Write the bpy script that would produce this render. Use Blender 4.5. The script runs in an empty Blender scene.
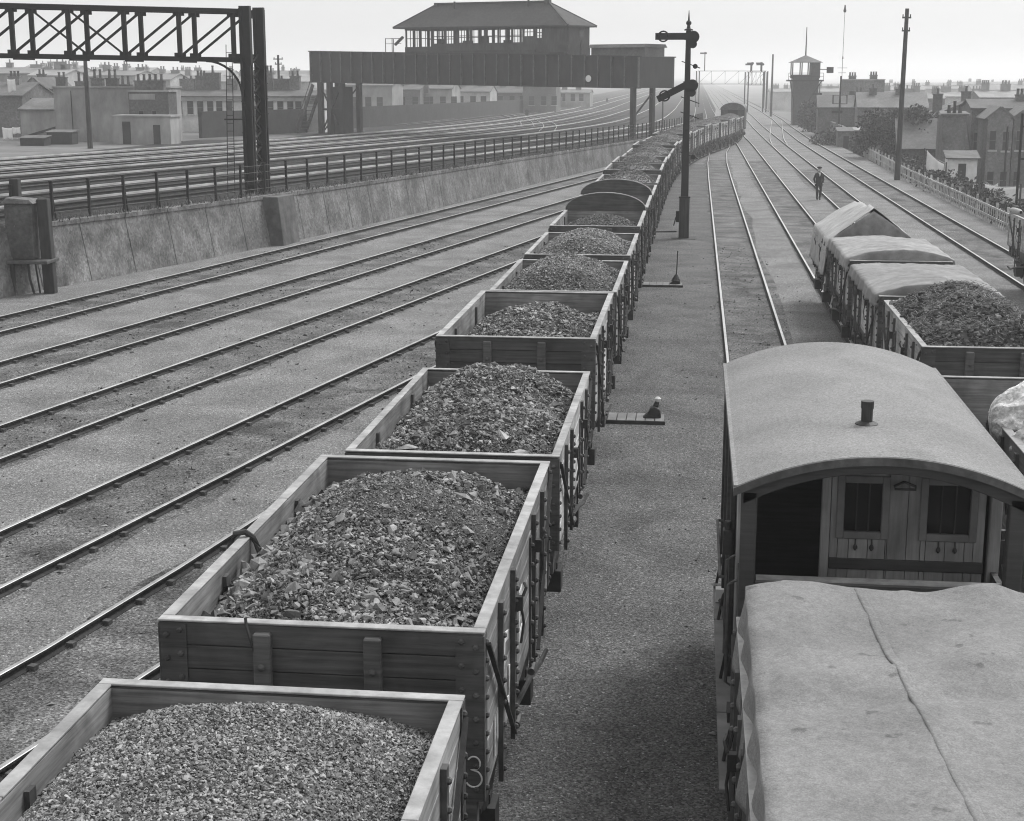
import bpy, bmesh, math, random
import numpy as np
from mathutils import Vector, Matrix, noise as mnoise
random.seed(7)
rng = np.random.default_rng(7)
R = math.radians
scene = bpy.context.scene
col = scene.collection

# ------------------------------------------------------------------ camera
CX, CY, FPX, EYE = 512.0, 410.5, 1526.0, 6.41
PITCH, YAW = R(12.3637), R(6.7897)
cam_data = bpy.data.cameras.new('camera')
cam = bpy.data.objects.new('camera', cam_data)
col.objects.link(cam)
cam.location = (0, 0, EYE)
cam.rotation_euler = (R(90) - PITCH, 0, YAW)
cam_data.sensor_width = 36.0
cam_data.lens = 36.0 * FPX / 1024.0
cam_data.clip_start = 0.1
cam_data.clip_end = 20000
scene.camera = cam

_f = (-math.sin(YAW) * math.cos(PITCH), math.cos(YAW) * math.cos(PITCH), -math.sin(PITCH))
_r = (math.cos(YAW), math.sin(YAW), 0.0)
_u = (-math.sin(YAW) * math.sin(PITCH), math.cos(YAW) * math.sin(PITCH), math.cos(PITCH))
def _dir(px, py):
    a, b = (px - CX) / FPX, -(py - CY) / FPX
    return [_f[i] + a * _r[i] + b * _u[i] for i in range(3)]
def at(px, py, Y):            # surveying helper: (x, z) of a sight line at distance Y
    d = _dir(px, py); t = Y / d[1]
    return d[0] * t, EYE + d[2] * t
def un(px, py, z):            # where a sight line meets height z
    d = _dir(px, py); t = (z - EYE) / d[2]
    return d[0] * t, d[1] * t
def zu(Y):                    # height of the raised yard on the left, falling away with distance
    return 1.9 if Y < 46 else max(0.0, 1.9 - (Y - 46) * 0.0072)
def smooth(a, b, x):
    t = min(1, max(0, (x - a) / (b - a))); return t * t * (3 - 2 * t)
def lerp_poly(pts, y):
    if y <= pts[0][1]:
        (x0, y0), (x1, y1) = pts[0], pts[1]
    elif y >= pts[-1][1]:
        (x0, y0), (x1, y1) = pts[-2], pts[-1]
    else:
        for k in range(len(pts) - 1):
            if pts[k][1] <= y <= pts[k + 1][1]:
                (x0, y0), (x1, y1) = pts[k], pts[k + 1]; break
    return x0 + (x1 - x0) * (y - y0) / (y1 - y0)

# ------------------------------------------------------------------ materials (the photograph is black and white: all greys)
def mat(name, lo, hi, scale=4.0, sx=(1, 1, 1), rough=0.85, bump=0.3, bscale=40.0, bdist=0.01, metal=0.0, stain=0.25, sscale=0.7,
        orand=0.0, island=0.0, spec=0.3, speck=None, speck_scale=90.0, white=0, spots=0):
    m = bpy.data.materials.new(name); m.use_nodes = True
    nt = m.node_tree; N = nt.nodes; L = nt.links
    b = N['Principled BSDF']; b.inputs['Roughness'].default_value = rough; b.inputs['Metallic'].default_value = metal
    b.inputs['Specular IOR Level'].default_value = spec
    tc = N.new('ShaderNodeTexCoord'); mp = N.new('ShaderNodeMapping'); mp.inputs['Scale'].default_value = sx
    L.new(tc.outputs['Object'], mp.inputs['Vector'])
    n1 = N.new('ShaderNodeTexNoise'); n1.inputs['Scale'].default_value = scale; n1.inputs['Detail'].default_value = 7; n1.inputs['Roughness'].default_value = 0.65
    L.new(mp.outputs['Vector'], n1.inputs['Vector'])
    mr = N.new('ShaderNodeMapRange'); mr.inputs['From Min'].default_value = 0.3; mr.inputs['From Max'].default_value = 0.7
    mr.inputs['To Min'].default_value = lo; mr.inputs['To Max'].default_value = hi
    L.new(n1.outputs['Fac'], mr.inputs['Value'])
    val = mr.outputs['Result']
    def mul(a, sock):
        x = N.new('ShaderNodeMath'); x.operation = 'MULTIPLY'; L.new(a, x.inputs[0]); L.new(sock, x.inputs[1]); return x.outputs[0]
    def rng_(sock, f0, f1, t0, t1):
        x = N.new('ShaderNodeMapRange'); x.inputs['From Min'].default_value = f0; x.inputs['From Max'].default_value = f1
        x.inputs['To Min'].default_value = t0; x.inputs['To Max'].default_value = t1; L.new(sock, x.inputs['Value']); return x.outputs['Result']
    if stain:
        n2 = N.new('ShaderNodeTexNoise'); n2.inputs['Scale'].default_value = sscale; n2.inputs['Detail'].default_value = 5
        n2.inputs['Distortion'].default_value = 0.6
        L.new(tc.outputs['Object'], n2.inputs['Vector'])
        val = mul(val, rng_(n2.outputs['Fac'], 0.32, 0.68, 1 - stain, 1 + stain))
    if orand:
        oi = N.new('ShaderNodeObjectInfo'); val = mul(val, rng_(oi.outputs['Random'], 0, 1, 1 - orand, 1 + orand))
    if island:
        g = N.new('ShaderNodeNewGeometry'); val = mul(val, rng_(g.outputs['Random Per Island'], 0, 1, 1 - island, 1 + island))
    if speck:
        v = N.new('ShaderNodeTexVoronoi'); v.inputs['Scale'].default_value = speck_scale; L.new(tc.outputs['Object'], v.inputs['Vector'])
        sp = N.new('ShaderNodeSeparateColor'); L.new(v.outputs['Color'], sp.inputs['Color'])
        val = mul(val, rng_(sp.outputs[0], 0, 1, 1 - speck, 1 + speck))
        if white: val = mul(val, rng_(sp.outputs[1], .955, .96, 1, white))
    if spots:
        n4 = N.new('ShaderNodeTexNoise'); n4.inputs['Scale'].default_value = 5.5; n4.inputs['Detail'].default_value = 3; L.new(tc.outputs['Object'], n4.inputs['Vector'])
        val = mul(val, rng_(n4.outputs['Fac'], .66, .71, 1, 1 - spots))
    cc = N.new('ShaderNodeCombineColor')
    for i in range(3): L.new(val, cc.inputs[i])
    L.new(cc.outputs['Color'], b.inputs['Base Color'])
    if bump:
        n3 = N.new('ShaderNodeTexNoise'); n3.inputs['Scale'].default_value = bscale; n3.inputs['Detail'].default_value = 4
        L.new(mp.outputs['Vector'], n3.inputs['Vector'])
        bp = N.new('ShaderNodeBump'); bp.inputs['Strength'].default_value = bump; bp.inputs['Distance'].default_value = bdist
        L.new(n3.outputs['Fac'], bp.inputs['Height']); L.new(bp.outputs['Normal'], b.inputs['Normal'])
    return m

WG = (0.5, 0.5, 9)     # wood grain: long in plan, fine in height
M = dict(
    wood=mat('weathered_wood', .042, .098, 2.6, WG, .8, .35, 14, .006, stain=.4, sscale=1.6, orand=.12, island=.22, spec=.25),
    woodin=mat('inner_wood', .1, .25, 2.6, WG, .85, .3, 14, .006, stain=.4, sscale=1.8, orand=.1, island=.2, spec=.2),
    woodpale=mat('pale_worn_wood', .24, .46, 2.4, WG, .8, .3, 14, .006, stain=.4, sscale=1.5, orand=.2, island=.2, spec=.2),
    woodmid=mat('faded_side_wood', .15, .29, 2.6, WG, .8, .35, 14, .006, stain=.45, sscale=1.4, orand=.12, island=.2, spec=.25),
    cap=mat('worn_capping_iron', .2, .36, 9, (1, 1, 1), .55, .2, 40, .004, stain=.3, sscale=2.2, orand=.1, spec=.4),
    iron=mat('black_iron', .018, .045, 8, (1, 1, 1), .6, .3, 50, .004, stain=.3, sscale=3, spec=.4),
    ironw=mat('weathered_iron', .04, .1, 8, (1, 1, 1), .6, .3, 50, .004, stain=.35, sscale=2, spec=.4),
    wheel=mat('grimy_wheel_steel', .02, .06, 8, rough=.6, spec=.4),
    finecoal=mat('fine_stony_coal', .125, .26, 12, rough=.65, bump=.4, bscale=60, bdist=.005, stain=.15, sscale=1.3, island=.85, spec=.4),
    paint=mat('white_lettering_paint', .45, .8, 9, (1, 1, 1), .8, .1, 40, .002, stain=.5, sscale=6),
    chalk=mat('chalk', .5, .75, 40, rough=.95, bump=0),
    coal=mat('coal_lumps', .03, .075, 12, rough=.55, bump=.5, bscale=60, bdist=.006, stain=.25, sscale=1.3, island=.85, spec=.5),
    coalpale=mat('stony_coal', .085, .215, 12, rough=.6, bump=.5, bscale=60, bdist=.006, stain=.3, sscale=1.3, island=.9, spec=.4),
    coaldust=mat('coal_slack', .02, .065, 44, rough=.75, bump=.9, bscale=48, bdist=.025, stain=.35, sscale=2, speck=.7, speck_scale=60, spec=.3),
    slab=mat('pale_stone_slab', .16, .28, 6, rough=.8, bump=.4, bscale=30, bdist=.01, island=.35),
    railtop=mat('polished_rail', .34, .5, 5, (1, 1, 1), .42, .0, 30, .002, metal=.7, stain=.12, spec=.5),
    railtopdull=mat('worn_rail_head', .24, .38, 5, (1, 1, 1), .45, .0, 30, .002, metal=.4, stain=.2, spec=.5),
    railtopdark=mat('grimy_rail_head', .05, .1, 5, rough=.9, bump=0, spec=.05),
    slatedark=mat('sooty_slate', .035, .065, 5, (1, 1, 1), .85, .4, 14, .02, stain=.2, sscale=.5),
    slatepale=mat('haze_toned_slate', .16, .26, 5, rough=.9, stain=.2, sscale=.5, orand=.2),  # paler slate for the skyline rows, distance haze put into its colour
    guard=mat('pale_guard_board', .36, .56, 2, (1, .3, 1), .7, .0, stain=.3, sscale=.5),
    railside=mat('rusty_rail_web', .022, .05, 9, rough=.9, bump=.2, spec=.15),
    sleeper=mat('oily_sleeper', .045, .1, 3, rough=.9, bump=.5, bscale=20, bdist=.01, stain=.4, island=.4),
    yard=mat('ash_ground', .116, .235, 26, rough=.95, bump=1.0, bscale=40, bdist=.03, stain=.22, sscale=.6, speck=.5, speck_scale=48, spec=.1, white=1.9),
    cinder=mat('cinder_path_grit', .072, .155, 28, rough=.95, bump=1.0, bscale=44, bdist=.03, stain=.22, sscale=.8, speck=.55, speck_scale=52, spec=.1, white=2.0),
    oilash=mat('oily_track_ash', .07, .175, 18, rough=.95, bump=1.0, bscale=34, bdist=.04, stain=.45, sscale=.9, speck=.6, speck_scale=40, spec=.1, white=1.8),
    chair=mat('dusty_cast_chair', .05, .1, 9, rough=.9, bump=0),
    upper=mat('raised_yard_ballast', .022, .055, 8, rough=.95, bump=.8, bscale=20, bdist=.03, stain=.3, sscale=.3, speck=.4, speck_scale=22, spec=.1),
    stones=mat('loose_stones', .12, .26, 6, rough=.9, bump=.3, island=.6),
    concrete=mat('stained_concrete', .125, .21, 3.6, (1, 1, .35), .95, .9, 18, .03, stain=.38, sscale=.9, spec=.1, speck=.25, speck_scale=12),
    girder=mat('grimy_girder_paint', .018, .036, 2, (1, 1, .4), .75, .2, 20, .005, stain=.3, sscale=.4, spec=.3),
    gantry=mat('black_steel', .008, .016, 3, rough=.7, bump=.15, spec=.3),
    cabin=mat('faded_cabin_paint', .04, .08, 3, (3, 3, .5), .8, .3, 18, .006, stain=.3),
    darktimber=mat('tarred_timber', .028, .06, 3, (3, 3, .5), .8, .3, 18, .006, stain=.3),
    slate=mat('slate_roof', .07, .13, 5, (1, 1, 1), .8, .4, 14, .02, stain=.3, sscale=.5, orand=.2),
    brick=mat('sooty_brick', .09, .17, 5, (1, 1, 1), .9, .4, 14, .01, stain=.3, sscale=.35, orand=.25, speck=.18, speck_scale=7),
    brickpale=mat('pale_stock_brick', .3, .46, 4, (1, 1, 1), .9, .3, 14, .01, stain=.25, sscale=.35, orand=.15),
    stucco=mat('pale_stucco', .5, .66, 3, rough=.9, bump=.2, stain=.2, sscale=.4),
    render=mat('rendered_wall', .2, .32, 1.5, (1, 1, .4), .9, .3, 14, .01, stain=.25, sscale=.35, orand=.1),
    white=mat('whitewash', .6, .78, 3, rough=.9, bump=.2, stain=.15),
    frame=mat('dull_white_frame', .3, .45, 4, rough=.7, bump=.1),
    darkwall=mat('dark_boundary_wall', .03, .05, 3, rough=.9, bump=.3, stain=.2),
    grass=mat('dry_grass', .08, .16, 3, rough=.9, bump=0, stain=.3, island=.4, spec=.1),
    leaf=mat('dark_leaves', .03, .07, 3, rough=.7, bump=0, stain=.3, island=.45, spec=.25),
    bark=mat('bark', .05, .09, 6, rough=.9),
    canvas=mat('canvas_sheet', .165, .225, 18, (1, 1, 1), .9, .5, 60, .008, stain=.14, sscale=1.4, spec=.1, speck=.16, speck_scale=110, spots=.35),
    canvaspale=mat('pale_canvas_sheet', .32, .42, 6, (1, 1, 1), .9, .4, 22, .012, stain=.15, sscale=1.1, spec=.1, speck=.12, speck_scale=60),
    vanframe=mat('sooty_window_frame', .1, .17, 4, rough=.7, bump=.1),
    bank=mat('weedy_bank', .025, .06, 6, rough=.95, bump=1, bscale=12, bdist=.06, stain=.3, sscale=.8),
    canvasd=mat('dark_canvas_sheet', .18, .29, 5, (1, 1, 1), .9, .2, 30, .006, stain=.16, sscale=1.1, orand=.12, spec=.2),
    roofing=mat('gritty_canvas_roof', .185, .265, 40, (1, 1, 1), .9, .7, 120, .008, stain=.12, sscale=1.1, speck=.2, speck_scale=85, spec=.1),
    vanwood=mat('dark_van_paint', .028, .05, 3, WG, .6, .25, 14, .005, stain=.3, sscale=1.5, island=.15, spec=.4),
    vanwall=mat('cabin_wall_paint', .17, .28, 3, (9, .5, .5), .6, .25, 12, .005, stain=.3, sscale=1.6, island=.18, spec=.4),
    board=mat('pale_footboard', .14, .24, 3, (1, 1, 1), .9, .3, 30, .006, stain=.3),
    sack=mat('sacking', .5, .72, 6, (1, 1, 1), .95, .8, 24, .03, stain=.2, sscale=2.4, speck=.25, speck_scale=30, spec=.1),
    hay=mat('dung_and_straw', .065, .15, 5, rough=.95, bump=.6, bscale=30, bdist=.03, stain=.35, sscale=1.6, island=.7, spec=.15),
    cloth=mat('dark_suit_cloth', .015, .03, 12, rough=.95, bump=.1),
    skin=mat('skin', .4, .5, 10, rough=.6, bump=0, stain=.05),
    linen=mat('hung_linen', .68, .8, 4, rough=.9, bump=.2, stain=.08),
)
gl = bpy.data.materials.new('window_glass'); gl.use_nodes = True
_b = gl.node_tree.nodes['Principled BSDF']; _b.inputs['Base Color'].default_value = (.015, .015, .015, 1); _b.inputs['Roughness'].default_value = .12
M['glass'] = gl

# ------------------------------------------------------------------ mesh builder
class MB:
    def __init__(s): s.v, s.f, s.m = [], [], []
    def add(s, vs, fs, mi=0):
        o = len(s.v); s.v += [tuple(v) for v in vs]; s.f += [tuple(i + o for i in f) for f in fs]; s.m += [mi] * len(fs)
    def box(s, x0, x1, y0, y1, z0, z1, mi=0):
        s.add([(x0, y0, z0), (x1, y0, z0), (x1, y1, z0), (x0, y1, z0), (x0, y0, z1), (x1, y0, z1), (x1, y1, z1), (x0, y1, z1)],
              [(3, 2, 1, 0), (4, 5, 6, 7), (0, 1, 5, 4), (1, 2, 6, 5), (2, 3, 7, 6), (3, 0, 4, 7)], mi); return s
    def bar(s, p, q, w, h=None, mi=0, up=(0, 0, 1), w2=None, h2=None):     # square-section beam from p to q
        h = h or w; w2 = w2 or w; h2 = h2 or h
        p, q = Vector(p), Vector(q); d = (q - p).normalized(); up = Vector(up)
        if abs(d.dot(up)) > .98: up = Vector((0, 1, 0))
        a = d.cross(up).normalized(); b = a.cross(d).normalized()
        vs = [p + a * i * w / 2 + b * j * h / 2 for i, j in ((-1, -1), (1, -1), (1, 1), (-1, 1))] + \
             [q + a * i * w2 / 2 + b * j * h2 / 2 for i, j in ((-1, -1), (1, -1), (1, 1), (-1, 1))]
        s.add(vs, [(3, 2, 1, 0), (4, 5, 6, 7), (0, 1, 5, 4), (1, 2, 6, 5), (2, 3, 7, 6), (3, 0, 4, 7)], mi); return s
    def tube(s, p, q, r0, r1=None, n=10, mi=0, caps=True):
        r1 = r0 if r1 is None else r1
        p, q = Vector(p), Vector(q); d = (q - p).normalized()
        up = Vector((0, 0, 1)) if abs(d.z) < .9 else Vector((0, 1, 0))
        a = d.cross(up).normalized(); b = a.cross(d)
        vs = []
        for c, r in ((p, r0), (q, r1)):
            for k in range(n):
                t = 2 * math.pi * k / n; vs.append(c + a * r * math.cos(t) + b * r * math.sin(t))
        fs = [(k, (k + 1) % n, n + (k + 1) % n, n + k) for k in range(n)]
        if caps: fs += [tuple(range(n - 1, -1, -1)), tuple(range(n, 2 * n))]
        s.add(vs, fs, mi); return s
    def path(s, pts, r, n=6, mi=0):
        pts = [Vector(p) for p in pts]; vs = []
        for i, p in enumerate(pts):
            d = (pts[min(i + 1, len(pts) - 1)] - pts[max(i - 1, 0)]).normalized()
            up = Vector((0, 0, 1)) if abs(d.z) < .9 else Vector((0, 1, 0))
            a = d.cross(up).normalized(); b = a.cross(d)
            for k in range(n):
                t = 2 * math.pi * k / n; vs.append(p + a * r * math.cos(t) + b * r * math.sin(t))
        fs = []
        for i in range(len(pts) - 1):
            for k in range(n):
                fs.append((i * n + k, i * n + (k + 1) % n, (i + 1) * n + (k + 1) % n, (i + 1) * n + k))
        fs += [tuple(range(n - 1, -1, -1)), tuple(range((len(pts) - 1) * n, len(pts) * n))]
        s.add(vs, fs, mi); return s
    def prism(s, poly, y0, y1, mi=0, axis='y'):                # polygon (a, b) swept along an axis
        n = len(poly)
        put = {'y': lambda a, b, t: (a, t, b), 'x': lambda a, b, t: (t, a, b), 'z': lambda a, b, t: (a, b, t)}[axis]
        vs = [put(a, b, y0) for a, b in poly] + [put(a, b, y1) for a, b in poly]
        fs = [(k, (k + 1) % n, n + (k + 1) % n, n + k) for k in range(n)] + [tuple(range(n - 1, -1, -1)), tuple(range(n, 2 * n))]
        s.add(vs, fs, mi); return s
    def lathe(s, c, axis, prof, n=16, mi=0):                   # profile [(t, r)] about an axis through c
        c = Vector(c); d = Vector(axis).normalized(); up = Vector((0, 0, 1)) if abs(d.z) < .9 else Vector((0, 1, 0))
        a = d.cross(up).normalized(); b = a.cross(d); vs = []
        for t, r in prof:
            for k in range(n):
                w = 2 * math.pi * k / n; vs.append(c + d * t + a * r * math.cos(w) + b * r * math.sin(w))
        fs = []
        for i in range(len(prof) - 1):
            for k in range(n): fs.append((i * n + k, i * n + (k + 1) % n, (i + 1) * n + (k + 1) % n, (i + 1) * n + k))
        fs += [tuple(range(n - 1, -1, -1)), tuple(range((len(prof) - 1) * n, len(prof) * n))]
        s.add(vs, fs, mi); return s
    def bolt(s, p, nrm, r=.022, mi=0):
        r *= 1.3; s.lathe(p, nrm, [(-.004, r), (.5 * r, r), (1.0 * r, .55 * r)], 6, mi); return s
    def build(s, name, m, parent=None, smooth_=False, bevel=0, loc=(0, 0, 0), rz=0):
        me = bpy.data.meshes.new(name); me.from_pydata(s.v, [], s.f)
        for k in (m if isinstance(m, (list, tuple)) else [m]): me.materials.append(k)
        if any(s.m): me.polygons.foreach_set('material_index', s.m)
        bm = bmesh.new(); bm.from_mesh(me); bmesh.ops.recalc_face_normals(bm, faces=bm.faces); bm.to_mesh(me); bm.free()
        if smooth_: me.polygons.foreach_set('use_smooth', [True] * len(me.polygons))
        o = bpy.data.objects.new(name, me); col.objects.link(o); o.location = loc; o.rotation_euler.z = rz
        if parent: o.parent = parent
        if bevel:
            md = o.modifiers.new('bevel', 'BEVEL'); md.width = bevel; md.segments = 1; md.limit_method = 'ANGLE'; md.angle_limit = R(40)
        return o

def np_mesh(name, verts, faces, m, parent=None, smooth_=False, mi=None):
    me = bpy.data.meshes.new(name); nv, (nf, k) = len(verts), faces.shape
    me.vertices.add(nv); me.vertices.foreach_set('co', np.asarray(verts, np.float32).ravel())
    me.loops.add(nf * k); me.loops.foreach_set('vertex_index', np.asarray(faces, np.int32).ravel())
    me.polygons.add(nf); me.polygons.foreach_set('loop_start', np.arange(0, nf * k, k, dtype=np.int32))
    me.polygons.foreach_set('loop_total', np.full(nf, k, np.int32))
    for q in (m if isinstance(m, (list, tuple)) else [m]): me.materials.append(q)
    if mi is not None: me.polygons.foreach_set('material_index', np.asarray(mi, np.int32))
    me.polygons.foreach_set('use_smooth', np.full(nf, bool(smooth_)))
    me.update(calc_edges=True); me.validate()
    o = bpy.data.objects.new(name, me); col.objects.link(o)
    if parent: o.parent = parent
    return o

def grid(name, nx, ny, fn, m, parent=None, smooth_=True, thick=0):
    vs = np.array([fn(i / (nx - 1), j / (ny - 1)) for j in range(ny) for i in range(nx)], np.float32)
    i, j = np.meshgrid(np.arange(nx - 1), np.arange(ny - 1)); a = (j * nx + i).ravel()
    fs = np.stack([a, a + 1, a + nx + 1, a + nx], 1)
    o = np_mesh(name, vs, fs, m, parent, smooth_)
    if thick:
        md = o.modifiers.new('thickness', 'SOLIDIFY'); md.thickness = thick; md.offset = -1
    return o

def tag(o, label=None, cat=None, group=None, kind=None):
    if label: o['label'] = label
    if cat: o['category'] = cat
    if group: o['group'] = group
    if kind: o['kind'] = kind
    return o
def thing(name, label, cat, loc=(0, 0, 0), rz=0, group=None):
    o = bpy.data.objects.new(name, None); col.objects.link(o); o.location = loc; o.rotation_euler.z = rz; o.empty_display_size = .3
    return tag(o, label, cat, group)
def copy_tree(o, parent=None):
    c = o.copy(); col.objects.link(c)
    if parent: c.parent = parent
    for ch in list(o.children): copy_tree(ch, c)
    return c

# lumps of stone or coal: perturbed icospheres
def _chunk():
    """an angular broken lump: the hull of a handful of random points"""
    while True:
        p = rng.normal(size=(9, 3)); p /= np.linalg.norm(p, axis=1)[:, None]; p *= rng.uniform(.7, 1.15, (9, 1))
        bm = bmesh.new(); vs_ = [bm.verts.new(q) for q in p]
        r = bmesh.ops.convex_hull(bm, input=vs_); bmesh.ops.triangulate(bm, faces=bm.faces)
        bmesh.ops.delete(bm, geom=[v for v in bm.verts if not v.link_faces], context='VERTS')
        bm.verts.index_update(); ok = len(bm.verts) == 9 and len(bm.faces) == 14
        v = np.array([x.co[:] for x in bm.verts]); f = np.array([[q.index for q in t.verts] for t in bm.faces]); bm.free()
        if ok: return v, f
CHUNKS = [_chunk() for _ in range(14)]
def lumps_arrays(pos, size, flat=.7):
    n = len(pos); V = np.empty((n, 9, 3), np.float32); Fc = np.empty((n, 14, 3), np.int32)
    q = rng.normal(size=(n, 4)); q /= np.linalg.norm(q, axis=1)[:, None]
    w, x, y, z = q.T
    Rm = np.stack([1 - 2 * (y * y + z * z), 2 * (x * y - z * w), 2 * (x * z + y * w), 2 * (x * y + z * w), 1 - 2 * (x * x + z * z), 2 * (y * z - x * w),
                   2 * (x * z - y * w), 2 * (y * z + x * w), 1 - 2 * (x * x + y * y)], 1).reshape(n, 3, 3)
    sc = rng.uniform(.55, 1.3, (n, 3)) * size[:, None]
    for k, (cv, cf) in enumerate(CHUNKS):
        s = np.arange(k, n, len(CHUNKS))
        P = cv[None] * sc[s][:, None, :]
        P = np.einsum('nij,nkj->nki', Rm[s], P); P[:, :, 2] *= flat
        V[s] = P + pos[s][:, None, :]; Fc[s] = cf[None] + 9 * s[:, None, None]
    return V.reshape(-1, 3), Fc.reshape(-1, 3)

# ------------------------------------------------------------------ light, sky, air
SUN_EL, SUN_AZ = R(52), R(38)          # azimuth measured from +Y (down the line) towards +X
w = bpy.data.worlds.new('World'); scene.world = w; w.use_nodes = True
nt = w.node_tree; bg = nt.nodes['Background']
sky = nt.nodes.new('ShaderNodeTexSky'); sky.sky_type = 'NISHITA'; sky.sun_disc = False
sky.sun_elevation = SUN_EL; sky.sun_rotation = SUN_AZ; sky.air_density = 1.0; sky.dust_density = 6.0; sky.ozone_density = 0.5
bw = nt.nodes.new('ShaderNodeRGBToBW'); nt.links.new(sky.outputs['Color'], bw.inputs['Color'])
# even cloud cover over the clear-sky gradient
ma = nt.nodes.new('ShaderNodeMath'); ma.operation = 'MULTIPLY_ADD'; ma.inputs[1].default_value = 0.3; ma.inputs[2].default_value = 2.5
nt.links.new(bw.outputs['Val'], ma.inputs[0]); nt.links.new(ma.outputs[0], bg.inputs['Color']); bg.inputs['Strength'].default_value = 0.15
sd = bpy.data.lights.new('sun', 'SUN'); sd.energy = 1.5; sd.angle = R(22); sd.color = (1, 1, 1)
so = bpy.data.objects.new('sun', sd); col.objects.link(so)
so.rotation_euler = Vector((-math.sin(SUN_AZ) * math.cos(SUN_EL), -math.cos(SUN_AZ) * math.cos(SUN_EL), -math.sin(SUN_EL))).to_track_quat('-Z', 'Y').to_euler()
so.location = (30, 30, 40)
vs = scene.view_settings; scene.display_settings.display_device = 'sRGB'
vs.view_transform = 'Standard'; vs.look = 'None'; vs.gamma = 1; vs.use_curve_mapping = False; vs.exposure = 0.85
scene.cycles.use_denoising = True; scene.cycles.denoiser = 'OPENIMAGEDENOISE'; scene.cycles.denoising_input_passes = 'RGB_ALBEDO_NORMAL'; scene.cycles.denoising_prefilter = 'ACCURATE'; scene.cycles.max_bounces = 6; scene.cycles.volume_bounces = 1
scene.cycles.diffuse_bounces = 3; scene.cycles.pixel_filter_type = 'BLACKMAN_HARRIS'; scene.cycles.filter_width = 1.1

hz = MB().box(-1500, 1500, -80, 6200, -5, 34)
hm = bpy.data.materials.new('pale_haze'); hm.use_nodes = True
for n in list(hm.node_tree.nodes):
    if n.type == 'BSDF_PRINCIPLED': hm.node_tree.nodes.remove(n)
pv = hm.node_tree.nodes.new('ShaderNodeVolumePrincipled'); pv.inputs['Color'].default_value = (.97, .97, .97, 1)
pv.inputs['Density'].default_value = 0.00085; pv.inputs['Anisotropy'].default_value = 0.35
hm.node_tree.links.new(pv.outputs['Volume'], [n for n in hm.node_tree.nodes if n.type == 'OUTPUT_MATERIAL'][0].inputs['Volume'])
tag(hz.build('haze', hm), kind='stuff', label='pale smoky haze over the whole yard')

# ------------------------------------------------------------------ ground: low yard, raised yard on the left, town below on the right
WALL = [(-27.2, 20), (-19.9, 46), (-17.35, 55), (-15.2, 64.3), (-13.1, 75.2), (-11.0, 87.8), (-8.8, 100.8), (-6.35, 115), (-3.4, 133), (-.4, 160), (1.6, 190), (3.2, 240), (4.2, 310)]
GZ = -.125
def wall_x(y): return lerp_poly(WALL, y) if y < 310 else 4.2
def ground_z(x, y):
    wx = wall_x(y)
    if x <= wx - .6 * min(1, zu(y)): return zu(y) - .18 * min(1, zu(y) * 3) - GZ * 0
    if x < 13.6: return GZ
    t = smooth(13.6, 17.5, x); return GZ - 2.4 * t
ys = list(np.arange(-30, 110, 2.0)) + list(np.arange(110, 320, 6.0)) + [330, 360, 400, 460, 550, 700, 1000, 1600, 2600, 4200, 6000]
rows = []
for y in ys:
    wx = wall_x(y)
    xs = [-1300, -600, -250, -120, -80, -60, -50, -42, -36] + [wx - 14, wx - 9, wx - 5, wx - 2.5, wx - 1, wx - .62, wx - .54]
    xs = [min(x, wx - .54) for x in xs]
    n = 14
    xs += [wx - .54 + (13.0 - wx + .54) * k / n for k in range(1, n + 1)] + [13.6, 14.6, 15.6, 16.6, 17.5, 22, 40, 80, 200, 500, 1300]
    rows.append([(x, y, ground_z(x, y)) for x in xs])
nx = len(rows[0]); V = np.array([p for r_ in rows for p in r_], np.float32)
ii, jj = np.meshgrid(np.arange(nx - 1), np.arange(len(ys) - 1)); a = (jj * nx + ii).ravel()
F = np.stack([a, a + 1, a + nx + 1, a + nx], 1)
town = mat('rough_town_ground', .07, .16, .3, rough=.95, bump=.3, stain=.4, sscale=.06)
cx = np.array([(rows[j][i][0] + rows[j][i + 1][0]) / 2 for j, i in zip(jj.ravel(), ii.ravel())])
cy = np.array([rows[j][0][1] for j in jj.ravel()])
wxs = np.array([wall_x(y) for y in cy])
mi = np.where(cx < wxs - .56, np.where(cx < wxs - 34, 2, 1), np.where(cx > 17.6, 2, np.where(cx > 13.5, 3, 0)))
tag(np_mesh('ground', V, F, [M['yard'], M['upper'], town, M['bank']], None, False, mi), kind='structure')

ed = lambda y, k: .22 * mnoise.noise(Vector((y * .35, k, 1))) + .12 * mnoise.noise(Vector((y * 1.3, k, 4)))
yy = np.arange(0, 118, .8); V = [(x, y, GZ + .005) for y in yy for x in (-2.0, -1.0, .0, .72 + ed(y, 7))]; ii, jj = np.meshgrid(np.arange(3), np.arange(len(yy) - 1)); a = (jj * 4 + ii).ravel()
tag(np_mesh('path', np.array(V), np.stack([a, a + 1, a + 5, a + 4], 1), M['cinder']), kind='structure', label='dark cinder walkway between the coal train and the brake van')
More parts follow.
